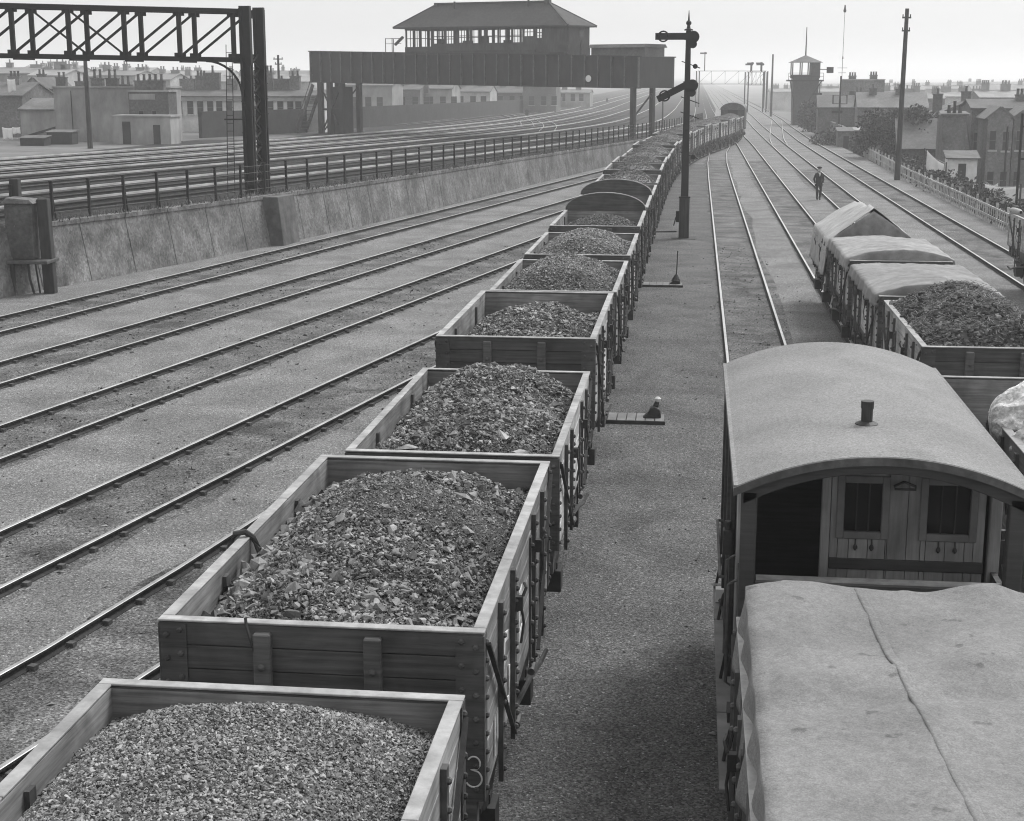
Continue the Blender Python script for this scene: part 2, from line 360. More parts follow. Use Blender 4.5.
# ------------------------------------------------------------------ tracks
def rail_mesh(pts, zs, off, chairs=0, top='railtop', h=.13, hw=.033, parent=None, name='rail', zoff=0.0):
    prof = [(-.065, -h), (-.065, -h + .018), (-.012, -h + .035), (-.012, -.045), (-hw, -.036), (-hw, -.006), (-hw + .008, 0), (hw - .008, 0), (hw, -.006), (hw, -.036), (.012, -.045), (.012, -h + .035), (.065, -h + .018), (.065, -h)]
    n = len(prof); V, Fs, MI = [], [], []
    P = [Vector((p[0], p[1])) for p in pts]
    for i, p in enumerate(P):
        d = (P[min(i + 1, len(P) - 1)] - P[max(i - 1, 0)]).normalized(); nr = Vector((d.y, -d.x))
        c = p + nr * off
        for a, b in prof: V.append((c.x + nr.x * a, c.y + nr.y * a, zs[i] + zoff + b))
    for i in range(len(P) - 1):
        for k in range(n - 1):
            Fs.append((i * n + k, i * n + k + 1, (i + 1) * n + k + 1, (i + 1) * n + k)); MI.append(0 if 5 <= k <= 7 else 1)
    mb = MB(); mb.v, mb.f, mb.m = V, Fs, MI
    if chairs:                                                # cast chairs holding the rail to each sleeper
        acc = 0; s = 0.0
        for i in range(len(P) - 1):
            seg = (P[i + 1] - P[i]); Ls = seg.length; d = seg / Ls; nr = Vector((d.y, -d.x))
            while s < acc + Ls:
                t = s - acc; c = P[i] + d * t + nr * off; z = zs[i] + (zs[i + 1] - zs[i]) * t / Ls
                if -5 < c.y < chairs:
                    for sg in (-1, 1):
                        q = c + nr * sg * .085
                        mb.bar((q.x - d.x * .045, q.y - d.y * .045, z - .09), (q.x + d.x * .045, q.y + d.y * .045, z - .09), .09, .055, 2)
                s += .78
            acc += Ls
    return mb.build(name, [M[top], M['railside'], M['chair']], parent)

def resample(pts, step):
    P = [Vector(p) for p in pts]; out = []
    # Catmull-Rom through the points, then even spacing
    Q = [P[0] * 2 - P[1]] + P + [P[-1] * 2 - P[-2]]
    dense = []
    for i in range(1, len(Q) - 2):
        for k in range(12):
            t = k / 12; a, b, c, d = Q[i - 1], Q[i], Q[i + 1], Q[i + 2]
            dense.append(.5 * ((2 * b) + (c - a) * t + (2 * a - 5 * b + 4 * c - d) * t * t + (3 * b - a - 3 * c + d) * t ** 3))
    dense.append(P[-1]); acc = 0; out = [dense[0]]
    for p, q in zip(dense, dense[1:]):
        acc += (q - p).length
        if acc >= step: out.append(q); acc = 0
    if (dense[-1] - out[-1]).length < .3 * step and len(out) > 2: out.pop()
    out.append(dense[-1]); return out
def offset(pts, off):
    P = [Vector(p) for p in pts]; out = []
    for i, p in enumerate(P):
        d = (P[min(i + 1, len(P) - 1)] - P[max(i - 1, 0)]).normalized(); out.append(p + Vector((d.y, -d.x)) * off)
    return out

def track(name, label, pts, zf, chairs=0, gauge=.72, top='railtop', sleepers=True, third=None, group=None, ymax_sl=110, dz=-.115, bed=False):
    t = tag(thing('railway_track', label, 'railway track', group=group)); t['kind'] = 'structure'
    zs = [zf(p[1]) for p in pts]
    for sg in (-1, 1): rail_mesh(pts, zs, sg * gauge, chairs, top, parent=t)
    if third is not None:                                    # live rail with its pale guard board standing outside
        m = MB(); P = offset(pts, third)
        for i in range(len(P) - 1): m.bar((P[i].x, P[i].y, zs[i] + .06), (P[i + 1].x, P[i + 1].y, zs[i + 1] + .06), .07, .085)
        m.build('guard_board', M['guard'], t)
    if bed:                                                   # oily ash lying between and beside the rails
        q = [p for p in resample(pts, 1.1) if p[1] < 125]; sd_ = random.uniform(0, 90)
        V = []
        for k, p in enumerate(q):
            d = (q[min(k + 1, len(q) - 1)] - q[max(k - 1, 0)]).normalized(); nr = Vector((d.y, -d.x))
            for j, a in enumerate((-1, -.3, .3, 1)):
                e = a * (.95 + (.35 * mnoise.noise(Vector((p[1] * .5, a * 9, sd_))) + .2 * mnoise.noise(Vector((p[1] * 1.7, a * 5, sd_))) if abs(a) == 1 else 0)); c = Vector((p[0], p[1])) + nr * e; V.append((c.x, c.y, GZ + .002 + .0006 * (sd_ % 5)))
        ii, jj = np.meshgrid(np.arange(3), np.arange(len(q) - 1)); a = (jj * 4 + ii).ravel()
        np_mesh('track_bed', np.array(V), np.stack([a, a + 1, a + 5, a + 4], 1), M['oilash'], t)
    if sleepers:
        mb = MB(); acc = 0; s = 0
        for p, q in zip(pts, pts[1:]):
            seg = Vector((q[0] - p[0], q[1] - p[1])); Ls = seg.length; d = seg / Ls; nr = Vector((d.y, -d.x))
            while s < acc + Ls:
                c = Vector((p[0], p[1])) + d * (s - acc)
                if c.y < ymax_sl:
                    z = zf(c.y) + dz - .09 + random.uniform(-.012, .006); e = random.uniform(-.06, .06)
                    mb.bar((c.x - nr.x * (1.3 + e), c.y - nr.y * (1.3 + e), z), (c.x + nr.x * (1.3 - e), c.y + nr.y * (1.3 - e), z), .25, .1)
                s += .78
            acc += Ls
        if mb.v: tag(mb.build('sleepers', M['oilash'] if dz > -.08 else M['sleeper'], t), kind='stuff')
    return t
flat = lambda y: 0.0
G_LOW = 'tracks of the low yard'
# coal train road: straight, then swinging right in the distance
def coal_x(y):
    if y < 50: return -2.63
    if y < 135: return -2.63 + 5.03 * ((y - 50) / 96) ** 3.35
    d = min(y - 135, 45); return -2.63 + 5.03 * (85 / 96) ** 3.35 + .155 * d - .0016 * d * d
coal_pts = [(coal_x(y), y) for y in list(np.arange(-12, 52, 8)) + list(np.arange(52, 200, 5))] + [(12.2, 215), (13.2, 260), (13.0, 420), (13.0, 900)]
coal_pts = [p for p in coal_pts if p[1] <= 175] + [(coal_x(180), 180), (4.75, 205), (5.0, 240), (5.2, 300), (5.2, 900)]
track('coal', 'track in the low yard carrying the long coal train', coal_pts, flat, 0, top='railtopdull', ymax_sl=-100)
T1 = [(1.57, -12), (1.57, 60), (1.57, 100), (1.62, 118), (1.9, 135), (2.4, 146)]
track('t1', 'track right of the cinder aisle, under the brake van', T1, flat, 0, group=G_LOW, sleepers=False, bed=True)
T2 = [(4.65, -12), (4.65, 100), (4.65, 140), (4.62, 155), (4.5, 168), (4.45, 178)]
track('t2', 'track under the row of sheeted wagons', T2, flat, 0, group=G_LOW, sleepers=False, bed=True)
T3 = [(7.85, -12), (7.85, 160), (7.9, 200), (8.2, 240), (8.6, 300), (8.6, 900)]
track('t3', 'track beside the walking man', T3, flat, 0, group=G_LOW, sleepers=False, bed=True)
T4 = [(11.03, -12), (11.03, 160), (11.5, 200), (12.2, 240), (12.6, 300), (12.6, 900)]
track('t4', 'rightmost track, beside the picket fence', T4, flat, 0, group=G_LOW, sleepers=False, bed=True)
X1 = resample([(7.95, 150), (8.4, 165), (9.6, 190), (10.7, 212), (11.7, 232)], 4)
track('x1', 'crossover track joining the two rightmost tracks far off', X1, flat, 0, sleepers=False)
# four oblique roads on the left
def L_line(x0, y0, x1, y1, ya, yb): return [(x0 + (x1 - x0) * (y - y0) / (y1 - y0), y) for y in np.linspace(ya, yb, 14)]
la = dict(l1=((-18.86, 39.54), (-15.36, 58.58), (-5.54, 113.93)), l1b=((-17.67, 36.97), (-14.32, 54.56), (-5.86, 95.28)))
LT = [([(-22.2, 17.0), (-18.2, 38.3), (-14.77, 56.5), (-10.0, 83), (-5.7, 107), (-3.2, 122), (-1.4, 134)], 'low yard track nearest the foot of the retaining wall'),
      ([(-19.2, 11), (-15.2, 31.8), (-11.85, 49.0), (-7.2, 74.5), (-4.5, 90), (-2.6, 104)], 'second low yard track out from the retaining wall'),
      ([(-16.1, 5), (-12.3, 25.5), (-9.6, 39.6), (-5.9, 59.8), (-3.9, 72), (-2.7, 82)], 'third low yard track out from the retaining wall'),
      ([(-13.2, 0), (-9.28, 19.0), (-7.25, 29.8), (-4.7, 43.4), (-3.3, 52), (-2.65, 60)], 'fourth low yard track out from the retaining wall')]
for pts, lb in LT:
    track('l', lb, resample(pts, 3), flat, 62, gauge=.78, top='railtopdull', group=G_LOW, sleepers=False, bed=True)
track('l5', 'low yard track running in under the nearest coal wagons', resample([(-11.6, -6), (-7.3 + .55, 14.67), (-6.38 + .55, 19.75), (-4.0, 32), (-2.7, 42)], 3), flat, 40, gauge=.75, top='railtopdull', group=G_LOW, sleepers=False, bed=True)
# raised yard: seven electric roads sweeping round the curve
UP0 = [(-37.0, 10), (-31.6, 35), (-26.56, 56.9), (-23.98, 67.77), (-21.7, 77.54), (-18.2, 93.2), (-15.4, 107), (-12.6, 122), (-9.9, 139), (-7.2, 160), (-5.2, 185), (-4.2, 220), (-4.0, 300), (-4.0, 420), (-4.0, 900)]
UP0 = resample(UP0, 4)
def zup(y): return zu(y)
upl = ['raised yard track nearest the post and wire fence', 'second raised yard track from the post and wire fence', 'third raised yard track from the wire fence',
       'fourth raised yard track from the wire fence', 'fifth raised yard track from the wire fence', 'sixth raised yard track from the wire fence', 'outermost raised yard track, by the dark boundary wall']
for off, lb in zip((4.75, .75, -4.2, -8.0, -12.1, -16.0, -19.5), upl):
    track('u', lb, offset(UP0, off), zup, 0, top='railtopdark' if off > -10 else 'railtopdull', third=-1.05, group='electric tracks of the raised yard', ymax_sl=70, dz=-.15)
for k, off in enumerate((-24, -28, -33)):
    track('u', ['far siding left of the raised yard tracks', 'far siding bending away towards the hazy houses', 'outermost far siding in the haze'][k], [p for p in offset(UP0, off) if p[1] > 175], zup, 0, sleepers=False, group='far sidings')
for k, off in enumerate((6.2, )):
    track('u', ['far track beside the closed van', 'far track left of the closed van in the haze'][k], [p for p in offset(UP0, off) if p[1] > 200], zup, 0, sleepers=False, group='far sidings')
for (p, lb) in (([(-14.5, 150), (-16.5, 175), (-20.5, 205), (-26, 240)], 'curving connection between the far raised tracks'),
                ([(-18.5, 170), (-21.5, 195), (-26, 222), (-31, 250)], 'second curving connection farther out in the haze')):
    track('u', lb, resample(p, 3), zup, 0, sleepers=False, top='railtopdull')

# ------------------------------------------------------------------ retaining wall with buttress, and post-and-wire fence on it
def wall_build():
    t = thing('retaining_wall', 'stained battered concrete retaining wall between the low and raised yards', 'retaining wall')
    mb = MB(); yy = [20 + 2.3 * k for k in range(84)]
    for y0, y1 in zip(yy, yy[1:]):                            # cast in bays, a narrow joint between them
        g = .03; a, b = y0 + g / 2, y1 - g / 2
        rw = []
        for y in (a, b):
            wx = wall_x(y); zt = zu(y) + .02
            if zt < .1: break
            rw.append([(wx, y, -.25), (wx - .34 * zt / 1.9, y, zt - .16), (wx - .3 * zt / 1.9, y, zt - .15), (wx - .3 * zt / 1.9, y, zt), (wx - .75, y, zt), (wx - .75, y, -.25)])
        if len(rw) < 2: break
        vs = rw[0] + rw[1]; n = 6
        mb.add(vs, [(k, (k + 1) % n, n + (k + 1) % n, n + k) for k in range(n)] + [tuple(range(n - 1, -1, -1)), tuple(range(n, 2 * n))])
    mb.build('wall', M['concrete'], t, bevel=.012)
    mb = MB(); y0, y1 = 58.6, 60.3
    wx = wall_x(59.5)
    mb.add([(wx + .3, y0, -.2), (wx + .5, y1, -.2), (wx + .3, y1, 1.78), (wx + .1, y0, 1.78), (wx - .5, y0, -.2), (wx - .5, y1, -.2), (wx - .5, y1, 1.78), (wx - .5, y0, 1.78)],
           [(0, 1, 2, 3), (4, 7, 6, 5), (0, 3, 7, 4), (1, 5, 6, 2), (3, 2, 6, 7), (0, 4, 5, 1)])
    mb.build('buttress', M['sleeper'], t, bevel=.02)
    q = un(417, 205, -.1); MB().box(q[0] - .5, q[0] + .5, q[1] - .9, q[1] + .9, -.2, .42).build('drain_block', M['darkwall'], t, bevel=.02)
wall_build()
def wire_fence():
    t = thing('wire_fence', 'dark post and wire fence along the top of the retaining wall', 'fence')
    ys_ = [34 + 1.8 * k for k in range(84)]; pts = []
    for y in ys_:
        x = wall_x(y) - .52; z = zu(y) - .02; lean = random.uniform(-.025, .025); pts.append((x, y, z))
        m = MB(); m.bar((x, y, z - .05), (x + lean, y, z + 1.28), .085, .085); m.box(x - .06 + lean, x + .06 + lean, y - .06, y + .06, z + 1.27, z + 1.3)
        m.build('fence_post', M['gantry'], t)
        if random.random() < .12: MB().bar((x, y + .3, z - .02), (x, y + .06, z + .9), .05).build('brace_post', M['gantry'], t)
    m = MB()
    for h in (.3, .62, .94, 1.2): m.path([(x, y, z + h) for x, y, z in pts], .008, 4)
    m.build('wires', M['ironw'], t)
wire_fence()
def tuft(rg):
    y = rg.uniform(24, 130); return wall_x(y) - .42 + rg.normal() * .12 - abs(rg.normal()) * .35 * (rg.uniform() < .6), y, zu(y) - .02 + abs(rg.normal()) * .05
rg_ = np.random.default_rng(3); n = 9000; P = np.array([tuft(rg_) for _ in range(n)])
d_ = rg_.normal(size=(n, 3)) * (.35, .35, 0) + (0, 0, 1); d_ *= rg_.uniform(.05, .2, (n, 1)); s_ = rg_.normal(size=(n, 3)) * .014
tag(np_mesh('grass_tufts', np.stack([P - s_, P + s_, P + d_], 1).reshape(-1, 3), np.arange(n * 3).reshape(-1, 3), M['grass']), label='dry grass tufts along the top of the retaining wall', kind='stuff')

# scattered stones on the ash
n = 9000
px_ = rng.uniform(-14, 7, n); py_ = rng.uniform(9, 52, n); keep = (px_ > np.array([wall_x(y) + .3 for y in py_]))
px_, py_ = px_[keep], py_[keep]
sz = np.clip(rng.lognormal(-4.4, .45, len(px_)), .006, .05)
V, Fc = lumps_arrays(np.stack([px_, py_, np.full(len(px_), -.112)], 1), sz, .6)
tag(np_mesh('loose_stones', V, Fc, M['stones']), label='small pale stones scattered over the ash ground', kind='stuff')
n = 6500; k_ = rng.integers(0, 5, n); P = []
for k in k_:                                                  # clinker and spilt coal along the low tracks
    pts = (LT[k][0] if k < 4 else T1); y = rng.uniform(14, 60); x = lerp_poly(pts, y) + rng.normal() * .55
    P.append((x + (.35 * math.sin(y * 1.3 + k)), y, -.112))
sz = np.clip(rng.lognormal(-4.0, .5, n), .008, .07); V, Fc = lumps_arrays(np.array(P), sz, .7)
tag(np_mesh('spilt_clinker', V, Fc, M['coal']), label='dark clinker and spilt coal along the low tracks', kind='stuff')

# ------------------------------------------------------------------ open wagons
def wheelset_parts(t, ys_=(-1.35, 1.35), r=.47, gauge=.75):
    for y in ys_:
        m = MB(); m.tube((-gauge, y, r), (gauge, y, r), .065, n=10)
        for sg in (-1, 1):
            m.lathe((sg * gauge, y, r), (sg, 0, 0), [(-.09, .1), (-.07, r * .62), (-.07, r + .03), (-.03, r + .03), (-.028, r), (.055, r - .008), (.055, r * .8), (.02, r * .78), (.015, .16), (.07, .13), (.075, .05)], 22)
        m.build('wheelset', M['wheel'], t)
def running_gear(t, L=5.0, x_sole=.95, wy=1.35, lever=1):
    hl = L / 2
    for sg in (-1, 1):
        MB().box(x_sole * sg - .06, x_sole * sg + .06, -hl + .12, hl - .12, .93, 1.2).build('solebar', M['ironw'], t, bevel=.006)
        y0, y1 = sg * hl, sg * (hl - .12)
        m = MB().box(-1.15, 1.15, min(y0, y1), max(y0, y1), .92, 1.2)
        for x in (-.86, -.6, .6, .86):
            for z in (1.0, 1.13): m.bolt((x, sg * hl, z), (0, sg, 0), .02)
        m.build('headstock', M['wood'], t, bevel=.006)
        for x in (-.87, .87):
            m = MB(); m.lathe((x, sg * hl, 1.05), (0, sg, 0), [(0, .17), (.03, .17), (.035, .11), (.26, .085), (.26, .05), (.4, .05)], 14)
            b = m.build('buffer', M['iron'], t)
            MB().lathe((x, sg * (hl + .4), 1.05), (0, sg, 0), [(0, .06), (.02, .17), (.045, .165), (.055, .08)], 16).build('buffer_head', M['ironw'], b)
        m = MB(); m.path([(0, sg * hl, 1.05), (0, sg * (hl + .16), 1.07), (0, sg * (hl + .22), 1.02), (0, sg * (hl + .17), .97)], .025, 6)
        for k in range(3):
            z = .93 - .13 * k; r = .028
            pts = [(.04 * math.cos(a) * (1 if k % 2 else .2), sg * (hl + .17) + .04 * math.cos(a) * (.2 if k % 2 else 1), z + .085 * math.sin(a)) for a in np.linspace(0, 2 * math.pi, 9)]
            m.path(pts, .016, 5)
        m.build('coupling', M['iron'], t)
        for y in (-wy, wy):
            m = MB(); x = sg * (x_sole + .1)
            m.box(x - .1, x + .1, y - .13, y + .13, .36, .62); m.box(x - .07, x + .13 * sg + (.0 if sg > 0 else .13) - (.0), y - .09, y + .09, .4, .57) if False else None
            for k in range(5): m.box(x - .04, x + .04, y - (.5 - .08 * k), y + (.5 - .08 * k), .78 - .03 * k - .02, .8 - .03 * k)
            m.bar((x, y, .62), (x, y, .7), .1)
            m.build('axle_box', M['iron'], t)
            m = MB(); xx = sg * (x_sole + .0); 
            m.prism([(y - .45, 1.0), (y - .2, .4), (y - .12, .3), (y + .12, .3), (y + .2, .4), (y + .45, 1.0)], xx - .015, xx + .015, axis='x'); m.build('axle_guard', M['iron'], t)
        x = sg * (x_sole + .17)
        m = MB(); m.path([(x - .1 * sg, .0, .72), (x, .2, .78), (x + .03 * sg, 1.2, .66), (x + .05 * sg, 2.0, .5), (x + .09 * sg, 2.2, .56)], .026, 6)
        m.bar((x - .02 * sg, 1.75, 1.1), (x - .02 * sg, 1.75, .42), .02, .06)
        m.box(x - .2 * sg - .03, x - .2 * sg + .03, -.14, .14, .5, 1.0)
        m.build('brake_lever', M['iron'], t)
    wheelset_parts(t, (-wy, wy))

DIAG = True
def planks(mb, x0, x1, y0, y1, z0, z1, n, gap=.007):
    h = (z1 - z0) / n
    for k in range(n): mb.box(x0, x1, y0, y1, z0 + k * h + gap / 2, z0 + (k + 1) * h - gap / 2)

def make_wagon(label, H=2.5, n=7, L=5.0, hw=1.2, wood='wood', side='woodmid', inner='woodin', arched=False, capm='cap', name='coal_wagon', group=None, left_side=True):
    t = thing(name, label, 'railway wagon', group=group)
    hl = L / 2; z0 = 1.22; th = .07
    MB().box(-hw, hw, -hl, hl, 1.2, 1.222).build('floor', M['inner_' if False else 'woodin'], t)
    for sg in (-1, 1):
        # end
        ya, yb = sorted((sg * hl, sg * (hl - th)))
        m = MB(); planks(m, -hw, hw, ya, yb, z0, H, n)
        if arched and sg > 0:
            arc = [(-hw, H)] + [(hw * math.cos(a), H + .02 + .5 * math.sin(a)) for a in np.linspace(math.pi, 0, 17)] + [(hw, H)]
            m.prism(arc, ya, yb)
        e = m.build('end_panel', M[wood], t, bevel=.005)
        m = MB(); m.box(-hw + th, hw - th, *sorted((sg * (hl - th) , sg * (hl - th - .012))), z0, H - .02); m.build('inner_lining', M[inner], e)
        m = MB()
        if arched and sg > 0:
            A = [(hw * math.cos(a), ya - .01, H + .03 + .5 * math.sin(a)) for a in np.linspace(math.pi, 0, 17)]
            for p, q in zip(A, A[1:]): m.bar(p, q, .1, .02, up=(0, 0, 1)) if False else m.bar((p[0], (ya + yb) / 2, p[2]), (q[0], (ya + yb) / 2, q[2]), th + .03, .02)
        else:
            m.box(-hw - .012, hw + .012, ya - .012, yb + .012, H, H + .016)
        m.build('capping_strip', M[capm], e, bevel=.004)
        for x in (-.42, .40):
            y = sg * hl
            m = MB(); m.box(x - .065, x + .065, *sorted((y + sg * .002, y + sg * .075)), .95, H - .05)
            for z in np.arange(1.3, H - .1, (H - 1.3) / 4): m.bolt((x, y + sg * .075, z), (0, sg, 0), .025)
            m.build('end_stanchion', M['iron'] if False else M[wood], t, bevel=.012)
        for x in (-1, 1):
            y = sg * hl; xa, xb = sorted((x * hw, x * (hw - .2)))
            m = MB(); m.box(xa + (0 if x > 0 else 0), xb, *sorted((y + sg * .001, y + sg * .012)), z0 - .02, H - .015)
            for z in np.linspace(z0 + .08, H - .1, n):
                m.bolt((x * (hw - .05), y + sg * .012, z), (0, sg, 0), .018); m.bolt((x * (hw - .155), y + sg * .012, z + .04), (0, sg, 0), .018)
            X = x * hw; m.box(*sorted((X + x * .002, X + x * .012)), *sorted((y + sg * .012, y - sg * .13)), z0 - .02, H - .015)
            for z in np.linspace(z0 + .06, H - .08, n + 2): m.bolt((X + x * .012, y - sg * .07, z), (x, 0, 0), .018)
            m.build('corner_plate', M[wood], t)
    for sg in (-1, 1):
        X = sg * hw; xa, xb = sorted((X, X - sg * th))
        m = MB()
        for y0, y1 in ((-hl + th, -.74), (.74, hl - th)): planks(m, xa, xb, y0, y1, z0, H, n)
        planks(m, xa, xb, -.74, .74, H - (H - z0) / n * 1.0, H, 1)
        s = m.build('side_panel', M[side], t, bevel=.005)
        m = MB(); xi = X - sg * th
        for y0, y1 in ((-hl + th + .015, hl - th - .015),): m.box(*sorted((xi, xi - sg * .01)), y0, y1, z0, H - .012)
        m.build('inner_lining', M[inner], s)
        m = MB()
        seg = [-hl + th + .013, -.8, .8, hl - th - .013]
        for ya, yb in zip(seg, seg[1:]): m.box(xa - .012, xb + .012, ya + .004, yb - .004, H, H + .016)
        m.build('capping_strip', M[capm], s, bevel=.004)
        m = MB(); planks(m, xa + .004 * sg, xb + .004 * sg, -.733, .733, z0, H - (H - z0) / n - .006, n - 1)
        d = m.build('side_door', M[side], t, bevel=.005)
        for y in (-.6, .6):
            m = MB(); m.box(*sorted((X + sg * .006, X + sg * .022)), y - .045, y + .045, .98, H - (H - z0) / n - .03)
            for z in np.linspace(1.08, H - .3, n): m.bolt((X + sg * .022, y, z), (sg, 0, 0), .02)
            m.tube((X + sg * .03, y - .09, 1.0), (X + sg * .03, y + .09, 1.0), .035, n=8)
            m.build('hinge_strap', M['ironw'], d)
        for y in (-1.62, -.82, .82, 1.62):
            m = MB(); m.box(*sorted((X + sg * .002, X + sg * .04)), y - .04, y + .04, .95, H - .06)
            for z in np.linspace(1.05, H - .15, n + 1): m.bolt((X + sg * .04, y, z), (sg, 0, 0), .019)
            m.build('side_knee', M['ironw'], t)
        for y in (-1.2, .0 + 1.1):
            m = MB(); m.box(*sorted((X - sg * (th + .012), X - sg * (th + .045))), y - .045, y + .045, z0, H - .08); m.build('inner_knee', M['ironw'], t)
        for q in (-1, 1): MB().bar((X + sg * .028, q * (hl - .08), H - .1), (X + sg * .05, q * .95, 1.05), .022, .036, up=(sg, 0, 0)).build('diagonal_brace', M['iron'], t)
        for y in (-.8, .8):
            m = MB(); m.box(*sorted((X + sg * .04, X + sg * .1)), y - .03, y + .03, H - .42, H - .3)
            m.path([(X + sg * .08, y, H - .36), (X + sg * .1, y + .05, H - .55), (X + sg * .08, y + .02, H - .72)], .012, 5)
            m.path([(X + sg * .1, y, H - .3), (X + sg * .12, y + .04, H - .24), (X + sg * .1, y + .1, H - .22)], .014, 5)
            m.build('door_latch', M['iron'], t)
    running_gear(t, L)
    return t

# ------------------------------------------------------------------ heaps of coal
def heap(name, label, ze, crown, shape, nl, lsize, sigma, cmax, base='coaldust', lump='coal', L=4.84, hw=1.11, p=2.0, big=(), rough=.05, group=None, seed=1, cat='coal load', flat=.85, nx=56, ny=110, skew=0, zone=None):
    rg = np.random.default_rng(seed)
    def hz_(u, v):
        s = shape(v)
        z = ze + (1 - min(1, abs(u - skew * (1 - u * u))) ** p) * crown * s
        x, y = u * hw, v * L / 2
        z += rough * mnoise.noise(Vector((x * 1.6, y * 1.6, seed * 3.1))) + rough * .45 * mnoise.noise(Vector((x * 5, y * 5, seed * 1.7)))
        return z
    vs = [(-hw + 2 * hw * i / (nx - 1), -L / 2 + L * j / (ny - 1), hz_(-1 + 2 * i / (nx - 1), -1 + 2 * j / (ny - 1))) for j in range(ny) for i in range(nx)]
    ii, jj = np.meshgrid(np.arange(nx - 1), np.arange(ny - 1)); a = (jj * nx + ii).ravel()
    q = np.stack([a, a + 1, a + nx + 1, a + nx], 1); tri = np.concatenate([q[:, [0, 1, 2]], q[:, [0, 2, 3]]])
    u = rg.uniform(-1, 1, nl); v = rg.uniform(-1, 1, nl)
    sz = np.clip(rg.lognormal(math.log(lsize), sigma, nl), lsize * .4, cmax)
    if zone: sz *= np.array([zone(a_, b_) for a_, b_ in zip(u, v)])
    pos = np.array([(a_ * (hw - .02), b_ * (L / 2 - .02), hz_(a_ * (hw - .02) / hw, b_ * (L / 2 - .02) / (L / 2))) for a_, b_ in zip(u, v)]); pos[:, 2] += sz * .3
    V, Fc = lumps_arrays(pos, sz, flat)
    allv = np.concatenate([np.array(vs), V]); allf = np.concatenate([tri, Fc + len(vs)])
    mi_ = np.concatenate([np.zeros(len(tri), int), np.ones(len(Fc), int)])
    mats = [M[base], M[lump]]
    if len(big):
        bp = np.array([(x, y, hz_(x / hw, y / (L / 2)) + s * .25) for x, y, s in big]); bs = np.array([b_[2] for b_ in big])
        V2, F2 = lumps_arrays(bp, bs, .55); allf = np.concatenate([allf, F2 + len(allv)]); allv = np.concatenate([allv, V2])
        mi_ = np.concatenate([mi_, np.full(len(F2), 2)]); mats.append(M['slab'])
    o = np_mesh(name, allv, allf, mats, None, False, mi_)
    return tag(o, label, cat, group)

G_TRAIN = 'open wagons of the long coal train'; G_LOAD = 'coal heaps in the long train'
def place(o, y, dy=.0):
    x0, x1 = coal_x(y - 1.4), coal_x(y + 1.4)
    o.location = (coal_x(y), y, 0); o.rotation_euler.z = -math.atan2(x1 - x0, 2.8)
def gauss(v, c, w): return math.exp(-((v - c) / w) ** 2)
def ends(v, a=.8): return 1 - .8 * smooth(a, 1, abs(v))

# nearest wagon, cut off by the frame
W1 = make_wagon('open wooden wagon nearest the camera, heaped with small even coal', H=2.5, wood='wood', side='woodmid', group=G_TRAIN)
place(W1, 6.6); W1.location.x += .03
h = heap('coal_load', 'rounded heap of small even coal in the nearest wagon', 2.25, .46, lambda v: 1 - .65 * smooth(.65, 1, abs(v)) , 64000, .011, .32, .027, base='coal', lump='finecoal', seed=3, p=2.6, rough=.03, group=G_LOAD)
place(h, 6.66)
W2 = make_wagon('open wooden wagon with a chalked 3 on its end and torn white letters', H=2.5, wood='wood', side='woodmid', group=G_TRAIN)
place(W2, 12.75)
big = [(-.93, -2.1, .12), (-1.0, -1.7, .1), (-.98, -.4, .14), (-.9, .3, .1), (.6, .55, .16), (.75, -.2, .13), (.62, -.55, .12), (-.25, .7, .1), (.1, .85, .12), (-.5, -.9, .09), (-.35, -1.9, .1), (.2, -1.6, .08), (-.8, -1.2, .08), (.9, -1.2, .1), (.2, -2.1, .1), (-.75, -2.2, .12)]
big = [(x, y, s * .62) for x, y, s in big] + [(rng.uniform(-1, 1), rng.uniform(-2.2, 2.2), rng.uniform(.035, .065)) for _ in range(40)]
h = heap('coal_load', 'rough heap of mixed lumps, slack and pale slabs in the second wagon', 2.2, .58, lambda v: (.55 + .45 * gauss(v, .15, .5)) * (1 - .9 * smooth(.72, 1, v)) * (1 - .1 * smooth(.85, 1, -v)), 34000, .0145, .5, .07, zone=lambda u, v: (.55 if (gauss(v, .12, .28) * (u > -.55) > .45) else .95) * (2.0 if u < -.8 else 1), lump='coalpale', seed=5, p=2.4, rough=.09, big=big, group=G_LOAD)
place(h, 12.75)
W3 = make_wagon('lower open wagon with broken top edge, heaped above the rim with slack and slabs', H=2.28, n=5, wood='wood', side='woodpale', group=G_TRAIN)
place(W3, 18.85)
big = [(rng.uniform(-1, 1), rng.uniform(-2.3, 2.2), rng.uniform(.04, .08)) for _ in range(36)] + [(.7, -1.9, .14), (.5, -1.7, .13), (-.6, -2.0, .13), (.85, .8, .1)]
h = heap('coal_load', 'tall ridged heap of coal and slabs rising above the third wagon', 1.98, .7, lambda v: (.42 + .42 * gauss(v, .5, .3) + .3 * gauss(v, -.25, .35)) * (1 - .8 * smooth(.75, 1, abs(v))), 28000, .0145, .5, .07, lump='coalpale', seed=8, p=2.0, rough=.1, big=big, group=G_LOAD)
place(h, 18.85)
W4 = make_wagon('clean edged tall open wagon, its dark planked end showing above the third heap', H=2.56, wood='wood', side='woodpale', group=G_TRAIN)
place(W4, 25.0)
h = heap('coal_load', 'low mound of mixed coal well below the fourth wagon rim', 2.14, .42, lambda v: (.55 + .5 * gauss(v, .25, .4)) * (1 - .9 * smooth(.65, 1, v)) * (1 - .5 * smooth(.75, 1, -v)), 18000, .015, .5, .06, lump='coalpale', seed=9, rough=.1, big=[(rng.uniform(-1, 1), rng.uniform(-2.2, 2.0), rng.uniform(.04, .07)) for _ in range(40)], group=G_LOAD)
place(h, 25.0)
